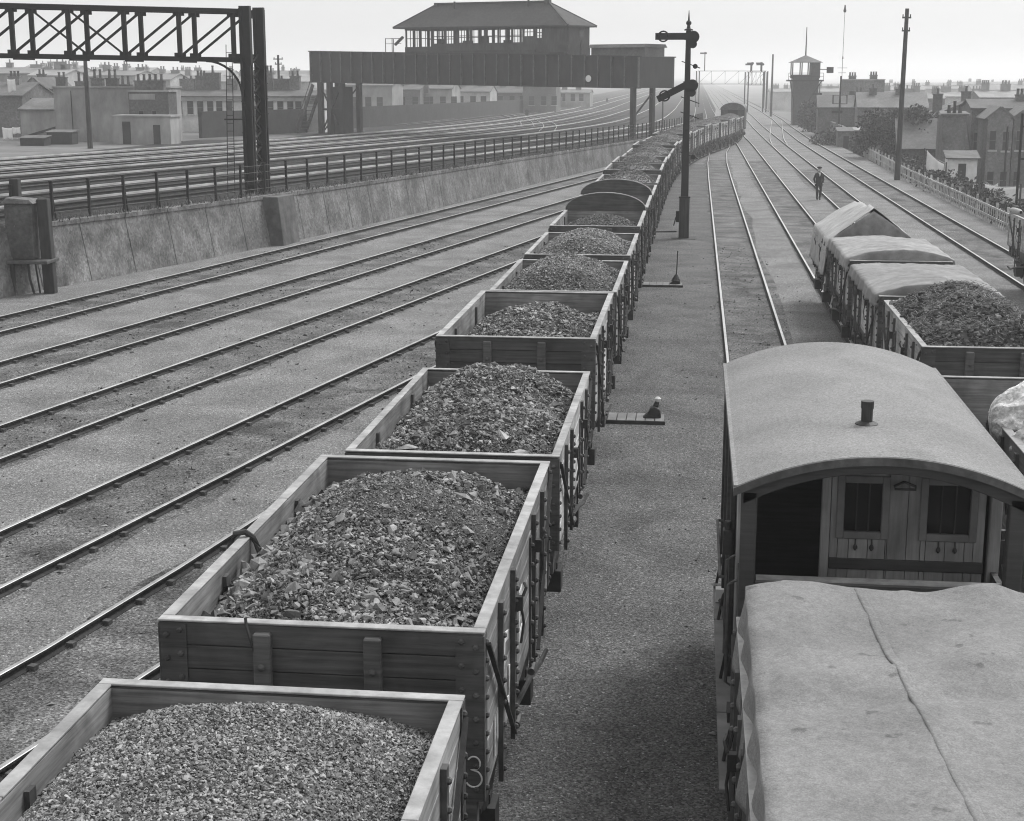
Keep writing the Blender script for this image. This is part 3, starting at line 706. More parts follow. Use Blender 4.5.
W5 = make_wagon('fifth open wagon of the coal train, filled with dark granular coal', H=2.42, n=6, wood='wood', side='woodmid', group=G_TRAIN)
place(W5, 31.1)
h5 = heap('coal_load', 'broad even mound of granular coal in the fifth wagon', 2.22, .5, lambda v: 1 - .75 * smooth(.45, 1, abs(v)), 14000, .018, .35, .04, lump='coalpale', seed=11, rough=.04, group=G_LOAD); place(h5, 31.1)
W6 = make_wagon('sixth open wagon of the coal train, just before the round ended wagons', H=2.42, n=6, wood='wood', side='woodpale', group=G_TRAIN)
place(W6, 37.15)
h6 = heap('coal_load', 'pale speckled mound of granular coal in the sixth wagon', 2.2, .48, lambda v: 1 - .75 * smooth(.45, 1, abs(v)), 12000, .019, .35, .04, lump='finecoal', seed=12, rough=.04, group=G_LOAD); place(h6, 37.15)
W7 = make_wagon('first of the two wagons with a high round topped end board', H=2.5, wood='wood', side='woodmid', arched=True, group=G_TRAIN)
place(W7, 43.2)
hs = heap('coal_load', 'low heap of dark coal in front of the first round topped end board', 2.12, .36, lambda v: 1 - .75 * smooth(.45, 1, abs(v)), 6000, .022, .35, .05, seed=13, rough=.05, group=G_LOAD, nx=40, ny=70); place(hs, 43.2)
W8 = copy_tree(W7); tag(W8, 'second of the two wagons with a high round topped end board'); place(W8, 49.25)
c = hs.copy(); col.objects.link(c); tag(c, 'low heap of dark coal in front of the second round topped end board'); place(c, 49.25)
# the rest of the train: copies of the plain wagons
hp = heap('coal_load', 'pale mound of fine coal in the wagon beyond the round ended pair', 2.24, .55, lambda v: 1 - .75 * smooth(.4, 1, abs(v)), 4500, .022, .35, .05, lump='coalpale', seed=17, rough=.04, group=G_LOAD, nx=36, ny=60, base='coaldust')
hd = heap('coal_load', 'dark mound', 2.24, .5, lambda v: 1 - .75 * smooth(.4, 1, abs(v)), 3600, .022, .35, .05, seed=18, rough=.05, group=G_LOAD, nx=36, ny=60, base='coal')
protos = [W5, W6, W4, W3]
words = ['beyond the round ended pair', 'beside the semaphore signal box base', 'just past the semaphore post', 'left behind the semaphore post', 'near the bridge column', 'passing the bridge column', 'where the train starts to curve',
         'on the start of the curve', 'with pale sides on the curve', 'farther round the curve', 'halfway round the curve', 'past halfway round the curve', 'with bright vertical side irons on the curve', 'well round the curve', 'near the far van', 'close to the far van', 'two before the far van', 'last before the far van']
y = 55.3; k = 0; first_p, first_d = True, True
kinds = 'pddpdddpdddpdddddd'
while y < 158 and k < 18:
    if k < 3: src = (W5, W6, W4)[k]
    else: src = (W4, W6, W5)[k % 3]
    o = copy_tree(src); tag(o, 'open coal wagon ' + words[k]); place(o, y)
    s = hp if kinds[k] == 'p' else hd
    if (s is hp and first_p) or (s is hd and first_d):
        c = s; first_p = first_p and s is not hp; first_d = first_d and s is not hd
    else: c = s.copy(); col.objects.link(c)
    tag(c, ('pale' if s is hp else 'dark') + ' coal heap in the wagon ' + words[k]); place(c, y); c.scale.z = 1
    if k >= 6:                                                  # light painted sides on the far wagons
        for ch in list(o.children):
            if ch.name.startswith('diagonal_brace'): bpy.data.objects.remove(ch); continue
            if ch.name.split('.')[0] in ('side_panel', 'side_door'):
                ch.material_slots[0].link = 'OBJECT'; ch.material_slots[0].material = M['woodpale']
    y += 5.95; k += 1
VAN_Y = y + .6

# chalked 3 and the torn painted letter on the second wagon, rope over its edge
m = MB(); c3 = (1.135, -2.516, 1.44)
pts = [(-.005 + .055 * math.cos(a), .065 + .052 * math.sin(a)) for a in np.linspace(R(150), R(-75), 14)] + [(-.03, .012)] + [(-.008 + .072 * math.cos(a), -.058 + .066 * math.sin(a)) for a in np.linspace(R(78), R(-150), 16)]
m.path([(c3[0] + a * .85, c3[1], c3[2] + b) for a, b in pts], .007, 5); m.build('chalk_number', M['chalk'], W2)
m = MB(); X = 1.2 + .012
def blot(y0, z0, poly): m.prism([(y0 + a, z0 + b) for a, b in poly], X - .006, X + .002, axis='x')
blot(-.35, 1.62, [(0, 0), (.05, 0), (.06, .42), (.02, .44)]); blot(-.29, 1.98, [(0, 0), (.22, .02), (.21, .08), (.0, .07)]); blot(-.29, 1.62, [(0, 0), (.2, .03), (.2, .08), (0, .06)])
blot(-1.45, 1.5, [(0, 0), (.07, .03), (.1, .3), (.16, .52), (.1, .56), (.02, .3)]); blot(-1.3, 1.98, [(0, 0), (.2, -.04), (.22, .03), (.02, .08)])
blot(-1.32, 1.42, [(0, 0), (.28, -.06), (.3, 0), (.03, .07)]); blot(-1.05, 1.42, [(0, 0), (.05, 0), (.07, .25), (.0, .27)]); blot(-1.95, 1.3, [(0, 0), (.03, 0), (.05, .3), (.02, .33)]); blot(-1.8, 1.35, [(0, 0), (.04, .02), (.03, .28), (.0, .2)])
m.build('painted_letter', M['paint'], W2)
m = MB(); m.path([(-3.85 + a, 12.3 + b, z) for a, b, z in ((-.1, -.05, 2.2), (-.06, -.04, 2.45), (-.02, -.03, 2.55), (.06, .0, 2.56), (.12, .04, 2.5), (.16, .05, 2.4), (.17, .0, 2.3), (.12, -.06, 2.28))], .028, 7)
tag(m.build('rope', M['darktimber']), 'dark rope end looped over the left rim of the second wagon', 'rope')
m = MB(); m.path([(-3.17, 10.22, 2.56), (-3.16, 10.2, 2.5), (-3.13, 10.18, 2.42), (-3.1, 10.19, 2.3)], .012, 5)
tag(m.build('wire_hook', M['iron']), 'thin dark wire hanging over the near end of the second wagon', 'wire')

# ------------------------------------------------------------------ van at the far end of the train
def far_van():
    t = thing('closed_van', 'dark round roofed van closing the far end of the coal train', 'railway van')
    MB().box(-1.2, 1.2, -3, 3, 1.2, 3.1).build('body', M['iron'], t)
    arc = [(1.27 * math.cos(a), 3.05 + .7 * math.sin(a)) for a in np.linspace(0, math.pi, 13)]
    MB().prism(arc, -3.1, 3.1).build('roof', M['ironw'], t)
    MB().box(-.5, .5, -3.03, -3.0, 2.5, 3.0).build('window', M['glass'], t)
    for x in (-.9, .9): MB().box(x - .05, x + .05, -3.05, -3.0, 1.25, 3.15).build('end_post', M['iron'], t)
    running_gear(t, 6.0, wy=1.7)
    x0, x1 = coal_x(VAN_Y - 2), coal_x(VAN_Y + 2)
    t.location = (coal_x(VAN_Y), VAN_Y, 0); t.rotation_euler.z = -math.atan2(x1 - x0, 4)
far_van()

# ------------------------------------------------------------------ brake van on the track right of the aisle
def brake_van():
    t = thing('brake_van', 'dark brake van with broad pale round roof and an open veranda', 'brake van', (1.57, 15.0, 0))
    hw, y0, y1 = 1.13, -2.85, 2.45                           # body, local y from the near end
    ze, zc = 3.16, 3.44
    def arc_z(x, e=ze, c=zc): return c - (c - e) * (abs(x) / 1.18) ** 2.1
    xs = np.linspace(-1.18, 1.18, 25)
    outer = [(x, arc_z(x)) for x in xs]; inner = [(x, arc_z(x) - .05) for x in xs[::-1]]
    rf = MB().prism(outer + inner, y0 - .06, y1 + .06).build('roof', M['roofing'], t)
    m = MB()
    for sg in (-1, 1): m.box(sg * 1.18 - .018, sg * 1.18 + .018, y0 - .06, y1 + .06, ze - .07, ze + .008)
    m.build('gutter', M['roofing'], rf)
    m = MB(); m.tube((-.03, -1.72, 3.38), (-.03, -1.72, 3.64), .05, n=14); m.tube((-.03, -1.72, 3.58), (-.03, -1.72, 3.645), .056, n=14)
    m.lathe((-.03, -1.72, 3.43), (0, 0, 1), [(0, .1), (.015, .1), (.035, .06)], 14); m.build('chimney', M['iron'], rf)
    # arched end board under the roof edge
    A = [(x, arc_z(x) - .052) for x in np.linspace(-1.12, 1.12, 21)]; B = [(x, arc_z(x) - .16 - .04 * (abs(x) / 1.12) ** 2) for x in np.linspace(1.12, -1.12, 21)]
    MB().prism(A + B, y0, y0 + .07).build('end_arch', M['vanwood'], t, bevel=.006)
    A2 = [(x, arc_z(x) - .003) for x in np.linspace(-1.2, 1.2, 21)]; B2 = [(x, arc_z(x) - .07) for x in np.linspace(1.2, -1.2, 21)]
    MB().prism(A2 + B2, y0 - .085, y0 - .062).build('roof_edge', M['ironw'], rf)
    MB().box(-hw, hw, y0, y1, 1.16, 1.24).build('floor', M['sleeper'], t)
    # veranda: corner posts, dado, rail
    for sg in (-1, 1):
        m = MB(); m.box(*sorted((sg * hw, sg * (hw - .13))), y0, y0 + .13, 1.24, 3.1); m.build('corner_post', M['vanwood'], t, bevel=.01)
        m = MB(); m.box(*sorted((sg * hw, sg * (hw - .1))), -1.95, -1.85, 1.24, 3.1); m.build('door_post', M['vanwall'], t, bevel=.008)
    m = MB()
    for k in range(14): m.box(-hw + .13 + (2 * hw - .26) * k / 14 + .003, -hw + .13 + (2 * hw - .26) * (k + 1) / 14 - .003, y0 + .02, y0 + .07, 1.24, 2.28)
    m.build('end_dado', M['vanwood'], t)
    MB().box(-hw + .13, hw - .13, y0 - .02, y0 + .12, 2.28, 2.35).build('dado_rail', M['vanwood'], t, bevel=.012)
    MB().box(-hw + .14, hw - .14, y0 - .005, y0 + .1, 2.351, 2.365).build('worn_rail_top', M['cap'], t)
    for sg in (-1, 1):
        m = MB(); X = sg * hw
        for k in range(5): m.box(*sorted((X - sg * .02, X - sg * .07)), y0 + .13 + .17 * k, y0 + .13 + .17 * k + .164, 1.24, 2.2)
        m.build('veranda_side', M['vanwood'], t)
    # cabin wall with doorway at the left and two windows
    yc = -1.9; L_ = -.37; R_ = 1.0; zb, zt = 1.24, 3.12
    m = MB(); nb = 8; wn = [(-.27, .18, 2.45, 3.02), (.44, .93, 2.45, 3.02)]
    edges = sorted(set([round(float(q), 3) for q in np.linspace(L_ + .05, R_, nb + 1)] + [-.27 + .02, .18 - .02, .46, .91]))
    for a, b in zip(edges, edges[1:]):
        spans = [(zb, zt)]
        for (wa, wb, za, zc_) in wn:
            if a > wa - .0 and b < wb + .0: spans = [(zb, za), (zc_, zt)]
        for za, zb_ in spans: m.box(a + .003, b - .003, yc, yc + .04, za, zb_)
    cw = m.build('cabin_wall', M['vanwall'], t)
    MB().box(L_ - .03, L_ + .045, yc - .03, yc + .05, zb, zt).build('door_jamb', M['vanwall'], t, bevel=.006)
    MB().box(L_ + .05, R_, yc - .02, yc - .001, 2.17, 2.27).build('handrail_board', M['vanwood'], t, bevel=.006)
    for (wa, wb, za, zc_) in wn:
        m = MB(); f = .065
        m.box(wa, wa + f, yc - .025, yc + .05, za, zc_); m.box(wb - f, wb, yc - .025, yc + .05, za, zc_); m.box(wa + f, wb - f, yc - .025, yc + .05, za, za + f); m.box(wa + f, wb - f, yc - .025, yc + .05, zc_ - f, zc_)
        w_ = m.build('window', M['vanframe'], t, bevel=.006)
        MB().box(wa + f - .01, wb - f + .01, yc + .015, yc + .025, za + f - .01, zc_ - f + .01).build('pane', M['glass'], w_)
        m = MB()
        for k in range(2):
            x = wa + f + (wb - wa - 2 * f) * (k + 1) / 3; m.box(x - .006, x + .006, yc + .002, yc + .013, za + f, zc_ - f)
        m.build('window_bar', M['iron'], w_)
        for x in (wa + .17, wa + .31):
            m = MB(); m.path([(x, yc - .02, za - .0), (x, yc - .035, za - .05)], .008, 5); m.lathe((x, yc - .035, za - .1), (0, 0, 1), [(0, .006), (.02, .02), (.04, .018), (.06, .006)], 8); m.build('sash_pull', M['iron'], w_)
    m = MB(); m.path([(.29, yc - .03, 2.98), (.2, yc - .1, 2.96), (.2, yc - .12, 2.94), (.38, yc - .12, 2.94), (.38, yc - .1, 2.96), (.29, yc - .03, 2.98)], .012, 5); m.build('lamp_bracket', M['ironw'], t)
    # cabin shell behind, dark inside
    for sg in (-1, 1):
        m = MB(); X = sg * hw
        n_ = 24
        for k in range(n_): m.box(*sorted((X, X - sg * .045)), -1.85 + 4.25 * k / n_ + .003, -1.85 + 4.25 * (k + 1) / n_ - .003, 1.24, 3.14)
        m.build('cabin_side', M['vanwood'], t)
        for y in (-1.6, -.3, .9, 2.1):
            MB().box(*sorted((X + sg * .002, X + sg * .05)), y - .04, y + .04, 1.0, 3.12).build('body_strap', M['vanwood'], t, bevel=.006)
    MB().box(-hw + .05, hw - .05, y1 - .06, y1, 1.24, 3.2).build('far_end_wall', M['vanwood'], t)
    MB().box(-hw + .06, hw - .06, -.6, -.55, 1.24, 3.2).build('partition', M['vanwood'], t)
    # footboards and side irons on the left
    for sg in (-1, 1):
        m = MB(); 
        for a, b in ((y0 - .1, -1.35), (-1.33, 1.2), (1.22, y1)): m.box(*sorted((sg * 1.02, sg * 1.24)), a, b, .48, .52)
        fb = m.build('footboard', M['board'], t, bevel=.006)
        for y in (-2.4, -.5, 1.2, 2.5): MB().path([(sg * .95, y, 1.1), (sg * 1.15, y, .8), (sg * 1.2, y, .5)], .018, 5).build('footboard_bracket', M['iron'], fb)
        X = sg * (hw + .01)
        for (ya, za, zb_) in ((-2.72, 1.35, 2.3), (-2.05, 1.35, 2.3)):
            MB().path([(X, ya, za), (X + sg * .07, ya, za + .04), (X + sg * .07, ya, zb_ - .04), (X, ya, zb_)], .014, 6).build('grab_rail', M['ironw'], t)
        MB().path([(X, -1.0, 1.75), (X + sg * .1, -1.0, 1.75), (X + sg * .1, .9, 1.75), (X, .9, 1.75)], .016, 6).build('long_handrail', M['ironw'], t)
        MB().box(*sorted((sg * 1.1, sg * 1.22)), 1.75, 1.87, .53, .68).build('white_lamp_case', M['white'], fb)
        m = MB(); m.box(*sorted((X + sg * .02, X + sg * .1)), -1.72, -1.6, 2.2, 2.42); m.tube((X + sg * .06, -1.66, 2.42), (X + sg * .06, -1.66, 2.5), .03); m.build('side_lamp', M['iron'], t)
    running_gear(t, 5.3, wy=1.45)
brake_van()

# ------------------------------------------------------------------ sheets and the wagons they cover
def drape(name, label, L, hw, top, drop, m, nx=61, ny=91, wr=.02, seed=1, seams=(), group=None, hem=.1, end_drop=.5, flare=.03, crease=.012):
    """canvas laid over an open wagon: across = u, along = v; top(u, v) is the height over the wagon"""
    sw = drop; tot = 2 * hw + 2 * sw; el = end_drop; totl = L + 2 * el
    def fn(a, b):
        s = -tot / 2 + a * tot; q = -totl / 2 + b * totl
        u = max(-1, min(1, s / hw)); v = max(-1, min(1, q / (L / 2)))
        x = u * hw; y = v * L / 2; z = top(u, v)
        if crease:
            for fx, fy, k_ in ((1.1, .7, 1), (2.3, 1.6, 2), (.6, 2.0, 3)):
                z += crease * max(0, 1 - 5 * abs(mnoise.noise(Vector((x * fx, y * fy, seed + k_))))) ** 2
        z += wr * mnoise.noise(Vector((x * 1.7, y * 1.1, seed))) * (1 - abs(u) ** 6 * .6) + wr * .35 * mnoise.noise(Vector((x * 5, y * 4, seed + 5)))
        if abs(s) > hw:
            d = (abs(s) - hw) * (1 + .1 * mnoise.noise(Vector((y * 1.3, seed, 2)))); k = 1 if s > 0 else -1
            fold = (.028 * math.sin(y * 9 + 2 * mnoise.noise(Vector((y * .9, seed, 0)))) + .03 * mnoise.noise(Vector((y * 2.2, d * 2, seed)))) * min(1, d / .25)
            x = k * (hw + flare + fold + .02 + .12 * d); z -= d
        if abs(q) > L / 2:
            d = abs(q) - L / 2; k = 1 if q > 0 else -1
            fold = (.03 * math.sin(x * 8 + seed) + .03 * mnoise.noise(Vector((x * 2.5, d * 2, seed + 9)))) * min(1, d / .2)
            y = k * (L / 2 + .04 + fold); z -= d
        return (x, y, z)
    o = grid(name, nx, ny, fn, m, None, True, .012)
    for k, (u0, u1) in enumerate(seams):
        mb = MB(); P = []
        for j in range(90):
            v = -.99 + 1.98 * j / 89; u = u0 + (u1 - u0) * j / 89 + .008 * mnoise.noise(Vector((v * 2, k, seed)))
            a = (u * hw + tot / 2) / tot; b = (v * L / 2 + totl / 2) / totl
            p = fn(a, b); P.append((p[0], p[1], p[2] + .004))
        sm = [tuple(sum(P[max(0, min(len(P) - 1, j + q))][c] for q in (-2, -1, 0, 1, 2)) / 5 for c in range(3)) for j in range(len(P))]
        sec = [(-.034, -.006), (-.03, .004), (-.014, .0055), (.014, .0055), (.03, .004), (.034, -.006)]; n_ = len(sec)
        SV = np.array([(x + a, y, z + b) for x, y, z in sm for a, b in sec]); ii, jj = np.meshgrid(np.arange(n_ - 1), np.arange(len(sm) - 1)); a = (jj * n_ + ii).ravel()
        np_mesh('seam', SV, np.stack([a, a + 1, a + n_ + 1, a + n_], 1), m, o, True)
    return tag(o, label, 'canvas sheet', group)

SW = make_wagon('open wagon under the pale canvas sheet in front of the brake van', H=2.42, wood='wood', side='wood', name='sheeted_wagon')
SW.location = (1.6, 8.5, 0)
def near_top(u, v):
    z = 2.66 + .03 * (1 - abs(u) ** 4)
    z += .07 * gauss(u, .52, .22) * gauss(v, 1.0, .14) - .02 * gauss(u, .1, .35) * gauss(v, 1.0, .25) + .05 * gauss(u, -.75, .3) * gauss(v, .9, .3)
    z += .07 * gauss(u, .55, .35) * gauss(v, .55, .18) - .035 * gauss(u, -.3, .5) * gauss(v, .55, .2) + .03 * gauss(u, -.15, .12) * gauss(v, .1, .5) - .025 * gauss(v, .2 + .1 * u, .05) + .03 * gauss(v, .38 + .12 * u, .06) * (u > -.9) - .09 * (1 - v) / 2 * 0
    return z
s = drape('tarpaulin', 'large pale stained canvas sheet with a double seam, nearest the camera', 5.06, 1.1, near_top, .55, M['canvas'], seed=4, wr=.02, crease=.009, seams=((.02, -.3),), nx=81, ny=131, end_drop=.35)
s.location = (1.6, 8.5, 0)
s2 = MB()
def ring(x, y, z): s2.path([(x + .05 * math.cos(a), y + .05 * math.sin(a), z) for a in np.linspace(0, 5.6, 10)], .009, 5)
m = MB()
for y in (7.2, 8.6, 9.9): m.path([(.36, y, 2.02), (.33, y + .04, 1.85), (.37, y + .02, 1.6)], .012, 5)
m.build('tie_rope', M['darktimber'], s, loc=(-1.6, -8.5, 0))

# row of wagons on the next track: from the far end peaked, two rounded sheets, muck wagon, low wagon, sack wagon
TX = 4.68
G2 = 'wagons on the track right of the brake van'
def row_wagon(lb, y, H, n=6, **k):
    o = make_wagon(lb, H=H, n=n, hw=1.13, name='goods_wagon', group=G2, **k); o.location = (TX, y, 0); return o
row_wagon('goods wagon under the peaked canvas sheet, farthest of its row', 43.6, 2.1, wood='wood', side='wood')
def peak_top(u, v):
    r = 2.92 - .1 * v + .02 * math.sin(v * 6)
    return 2.12 + (r - 2.12) * (1 - abs(u)) ** .92
tp = drape('tarpaulin', 'steep peaked canvas sheet over the farthest wagon of the right hand row', 4.9, 1.13, peak_top, .9, M['canvaspale'], seed=21, wr=.05, end_drop=.0, flare=.0)
tp.location = (TX, 43.6, 0)
# the hanging gathered end of the peaked sheet, its shade put into a darker canvas
def gather(a, b):
    u = -1 + 2 * a; top = 2.12 + .82 * (1 - abs(u)) ** .92
    z = top - b * (top - 1.75 + .5 * abs(u) * 0); y = -2.45 - .02 + .12 * b * math.sin(u * 16 + 1) * (1 - abs(u)) + .1 * b
    return (u * 1.16, y, z)
g_ = grid('sheet_end', 41, 12, gather, M['canvasd'], tp, True, .01)
for y, lb, lc, sd, hgt, mt in ((37.8, 'goods wagon under the farther of the two rounded canvas sheets', 'farther of the two rounded canvas sheets on the right hand row', 22, 2.3, 'canvasd'), (32.0, 'goods wagon under the nearer of the two rounded canvas sheets', 'nearer of the two rounded canvas sheets, behind the muck heap', 23, 2.3, 'canvasd')):
    row_wagon(lb, y, hgt, wood='wood', side='woodpale')
    tt = drape('tarpaulin', lc, 4.65, 1.16, lambda u, v, H=hgt: H + .04 + .2 * (1 - abs(u) ** 2.0) * (1 - .75 * smooth(-.6, 1, v)), .26, M[mt], seed=sd, wr=.03, end_drop=.3)
    tt.location = (TX, y, 0)
row_wagon('goods wagon heaped high with muck and straw', 26.3, 2.32, n=5, wood='wood', side='woodpale')
hy = heap('muck_load', 'high shaggy heap of dark muck and straw behind the brake van roof', 2.24, .58, lambda v: (1 - .35 * smooth(.5, .85, abs(v))) * (1 - .95 * smooth(.84, 1, abs(v))), 9000, .032, .4, .09, base='hay', lump='hay', seed=31, p=1.7, rough=.12, cat='muck load', hw=1.08)
hy.location = (TX, 26.3, 0)
n = 2600                                                       # straws lying on the heap
rg = np.random.default_rng(5); mb = MB()
for k in range(n):
    u, v = rg.uniform(-.95, .95), rg.uniform(-.95, .95)
    z = 2.24 + (1 - abs(u) ** 1.7) * .58 * (1 - .35 * smooth(.5, .85, abs(v))) * (1 - .95 * smooth(.84, 1, abs(v))) + .05
    a = rg.uniform(0, 6.3); l = rg.uniform(.05, .16); e = rg.uniform(-.04, .06)
    mb.bar((u * 1.08, v * 2.4, z), (u * 1.08 + math.cos(a) * l, v * 2.4 + math.sin(a) * l, z + e), .006)
mb.build('straw', M['stones'], hy)
row_wagon('low sided goods wagon between the muck wagon and the sack wagon', 20.5, 2.02, n=4, wood='wood', side='woodmid')
row_wagon('goods wagon filled with bulging pale sacks at the right edge', 15.0, 2.66, n=6, wood='wood', side='woodmid').location.x = 4.52
def sack(lb, x, y, z, L, r, rz, seed, pitch=0):
    def fn(a, b):
        th = 2 * math.pi * a; v = -1 + 2 * b
        rr = r * (1 - abs(v) ** 5) ** .5 if abs(v) < 1 else 0
        rr *= 1 + .3 * mnoise.noise(Vector((math.cos(th) * 1.3 + seed, math.sin(th) * 1.3, v * 2.2))) + .16 * (1 - abs(mnoise.noise(Vector((math.cos(th) * 2 + seed * 3, math.sin(th) * 2, v * 3)))) * 3) + .07 * (1 - abs(mnoise.noise(Vector((math.cos(th) * 5 + seed * 3, math.sin(th) * 5, v * 8)))) * 3) + .05 * mnoise.noise(Vector((math.cos(th) * 5 + seed, math.sin(th) * 5, v * 7)))
        return (rr * math.cos(th), v * L / 2, rr * .8 * math.sin(th))
    o = grid('sack', 81, 81, fn, M['sack'], None, True); o.location = (x, y, z); o.rotation_euler = (pitch, 0, rz)
    return tag(o, lb, 'sack', 'bulging sacks at the right edge')
sack('pale bulging sack nearest the low wagon, its tied end turned left', 4.4, 17.0, 2.68, 2.2, .46, R(84), 1)
sack('speckled pale sack slumped over the left wagon side', 4.02, 15.85, 2.58, 1.5, .46, R(14), 2)
sack('pale sack lying behind the others at the right edge of view', TX + .65, 15.7, 2.62, 1.6, .45, R(75), 3)
sack('nearest pale sack of the wagon at the right edge', TX - .3, 14.2, 2.58, 1.4, .45, R(10), 4)

# pale wagon on the rightmost track, only its far corner in view
pw = make_wagon('pale wagon at the right edge, only its far corner in view', H=2.2, n=5, wood='woodpale', side='woodpale', inner='woodpale', name='goods_wagon'); pw.location = (11.03, 47.15, 0)
def bundle(a, b):
    th = 2 * math.pi * a; v = b
    rr = .1 * math.sin(math.pi * min(1, .05 + .95 * v)) ** .4 * (1 + .25 * mnoise.noise(Vector((math.cos(th) * 2, math.sin(th) * 2, v * 6))))
    return (rr * math.cos(th), v * .9 - .45, rr * math.sin(th))
bb = grid('rolled_sheet', 17, 17, bundle, M['canvaspale'], None, True); bb.location = (9.93, 49.3, 2.3); bb.rotation_euler.z = R(10); tag(bb, 'white rolled sheet lying on the corner of the pale wagon', 'rolled sheet')

# ------------------------------------------------------------------ semaphore signal in the aisle
def semaphore():
    t = thing('semaphore_signal', 'tall black semaphore signal post with one level arm and one dropped arm', 'signal', (-.42, 63.4, -.16))
    h = 8.35
    MB().bar((0, 0, 0), (0, 0, h), .34, .34, w2=.2, h2=.2).build('post', M['gantry'], t, bevel=.02)
    m = MB(); m.lathe((0, 0, h), (0, 0, 1), [(0, .17), (.05, .17), (.08, .08), (.2, .06), (.26, .11), (.34, .1), (.4, .04), (.78, .012)], 12); m.build('finial', M['gantry'], t)
    def arm(z, ang, sp):
        a = R(ang); c, s = math.cos(a), math.sin(a); P = lambda x, zz: (x * c - zz * s * 0 - 0, zz) 
        m = MB(); m.bar((-.05, -.2, z), (-.05 - 1.27 * c, -.2, z - 1.27 * s), .03, .27, up=(s * .0 + 0, 0, 1)); o = m.build('arm', M['gantry'], t)
        cx, cz = -.05 - .95 * c, z - .95 * s
        m = MB(); pts = [(cx + .2 * math.cos(q), -.225, cz + .2 * math.sin(q)) for q in np.linspace(0, 2 * math.pi, 17)]; m.path(pts, .035, 6); m.build('ring', M['gantry'], o)
        m = MB(); m.lathe((.2, -.18, z - .02), (0, 1, 0), [(-.03, .24), (.03, .24)], 18); m.box(-.16, .2, -.2, -.14, z - .14, z + .14); m.lathe((.18, -.18, z - .3), (0, 1, 0), [(-.03, .17), (.03, .17)], 14); m.build('spectacle', M['gantry'], o)
        m = MB(); m.box(.1, .3, -.05, .17, z - .3, z - .02); m.lathe((.2, .06, z - .02), (0, 0, 1), [(0, .09), (.1, .05)], 10); m.build('lamp', M['gantry'], o)
    arm(8.12, 0, 0); arm(6.22, 27, 1)
    for z in (7.0, 5.0, 5.6, 3.4):
        m = MB(); m.bar((-.25, 0, z + .15), (.5, 0, z - .12), .035); m.lathe((.3, -.04, z - .05), (0, 1, 0), [(-.06, .1), (.06, .1)], 10) if z in (7.0, 3.4) else None; m.build('side_arm', M['gantry'], t)
    m = MB(); m.box(-.21, .21, -.24, .2, 0, 1.72); b = m.build('base_casing', M['darktimber'], t, bevel=.015)
    m = MB(); m.box(-.235, .235, -.265, .225, 1.7, 1.75)
    for x in (-.14, 0, .14): m.box(x - .01, x + .01, -.255, -.24, .1, 1.65)
    m.build('casing_trim', M['gantry'], b)
    MB().box(-.5, .5, -.5, .45, -.02, .06).build('base_slab', M['darktimber'], t, bevel=.015)
    m = MB(); m.box(-.34, -.21, -.1, .1, .7, 1.15); m.bar((-.34, 0, .9), (-.42, 0, .55), .04); m.build('control_box', M['gantry'], b)
    m = MB(); m.tube((-.3, 0, .3), (-1.9, .5, .22), .03, n=6); m.build('pull_rod', M['gantry'], t)
semaphore()

# point levers
def lever(lb, x, y, W, tall=False, rz=0):
    t = thing('point_lever', lb, 'point lever', (x, y, -.15), rz, None)
    m = MB()
    for k in range(6):
        a = -W / 2 + W * k / 6; m.box(a + .008, a + W / 6 - .008, -.33, .33, 0, .1)
    m.build('timber_base', M['board'], t, bevel=.008)
    MB().box(-W / 2 - .01, W / 2 + .02, -.37, -.332, -.02, .1).build('base_edge', M['iron'], t)
    x = W / 2 - .2
    m = MB(); m.prism([(x - .22, .1), (x + .14, .1), (x + .11, .26), (x + .02, .32), (x - .06, .3), (x - .12, .18)], -.1, .1); m.build('lever_stand', M['iron'], t, bevel=.015)
    if tall:
        m = MB(); m.tube((x, 0, .2), (x + .03, 0, 1.15), .018, n=7); m.lathe((x, 0, .2), (0, 0, 1), [(0, .16), (.1, .1), (.2, .04)], 10); m.build('lever_handle', M['iron'], t)
    else:
        m = MB(); m.bar((x, 0, .2), (x + .06, .05, .42), .1, .14, w2=.07, h2=.07); m.build('lever_arm', M['iron'], t, bevel=.02)
        MB().lathe((x + .065, .05, .43), (0, 0, 1), [(-.03, .05), (.03, .065), (.06, .03)], 8).build('white_weight', M['white'], t)
    MB().tube((-W / 2, .02, .12), (-W / 2 - .9, .05, .1), .022, n=6).build('point_rod', M['iron'], t)
lever('squat point lever with a white tip on a plank base beside the fifth wagon', -1.03, 29.0, 1.1)
lever('tall thin point lever on a plank base farther up the cinder aisle', -.95, 48.6, 1.25, True)

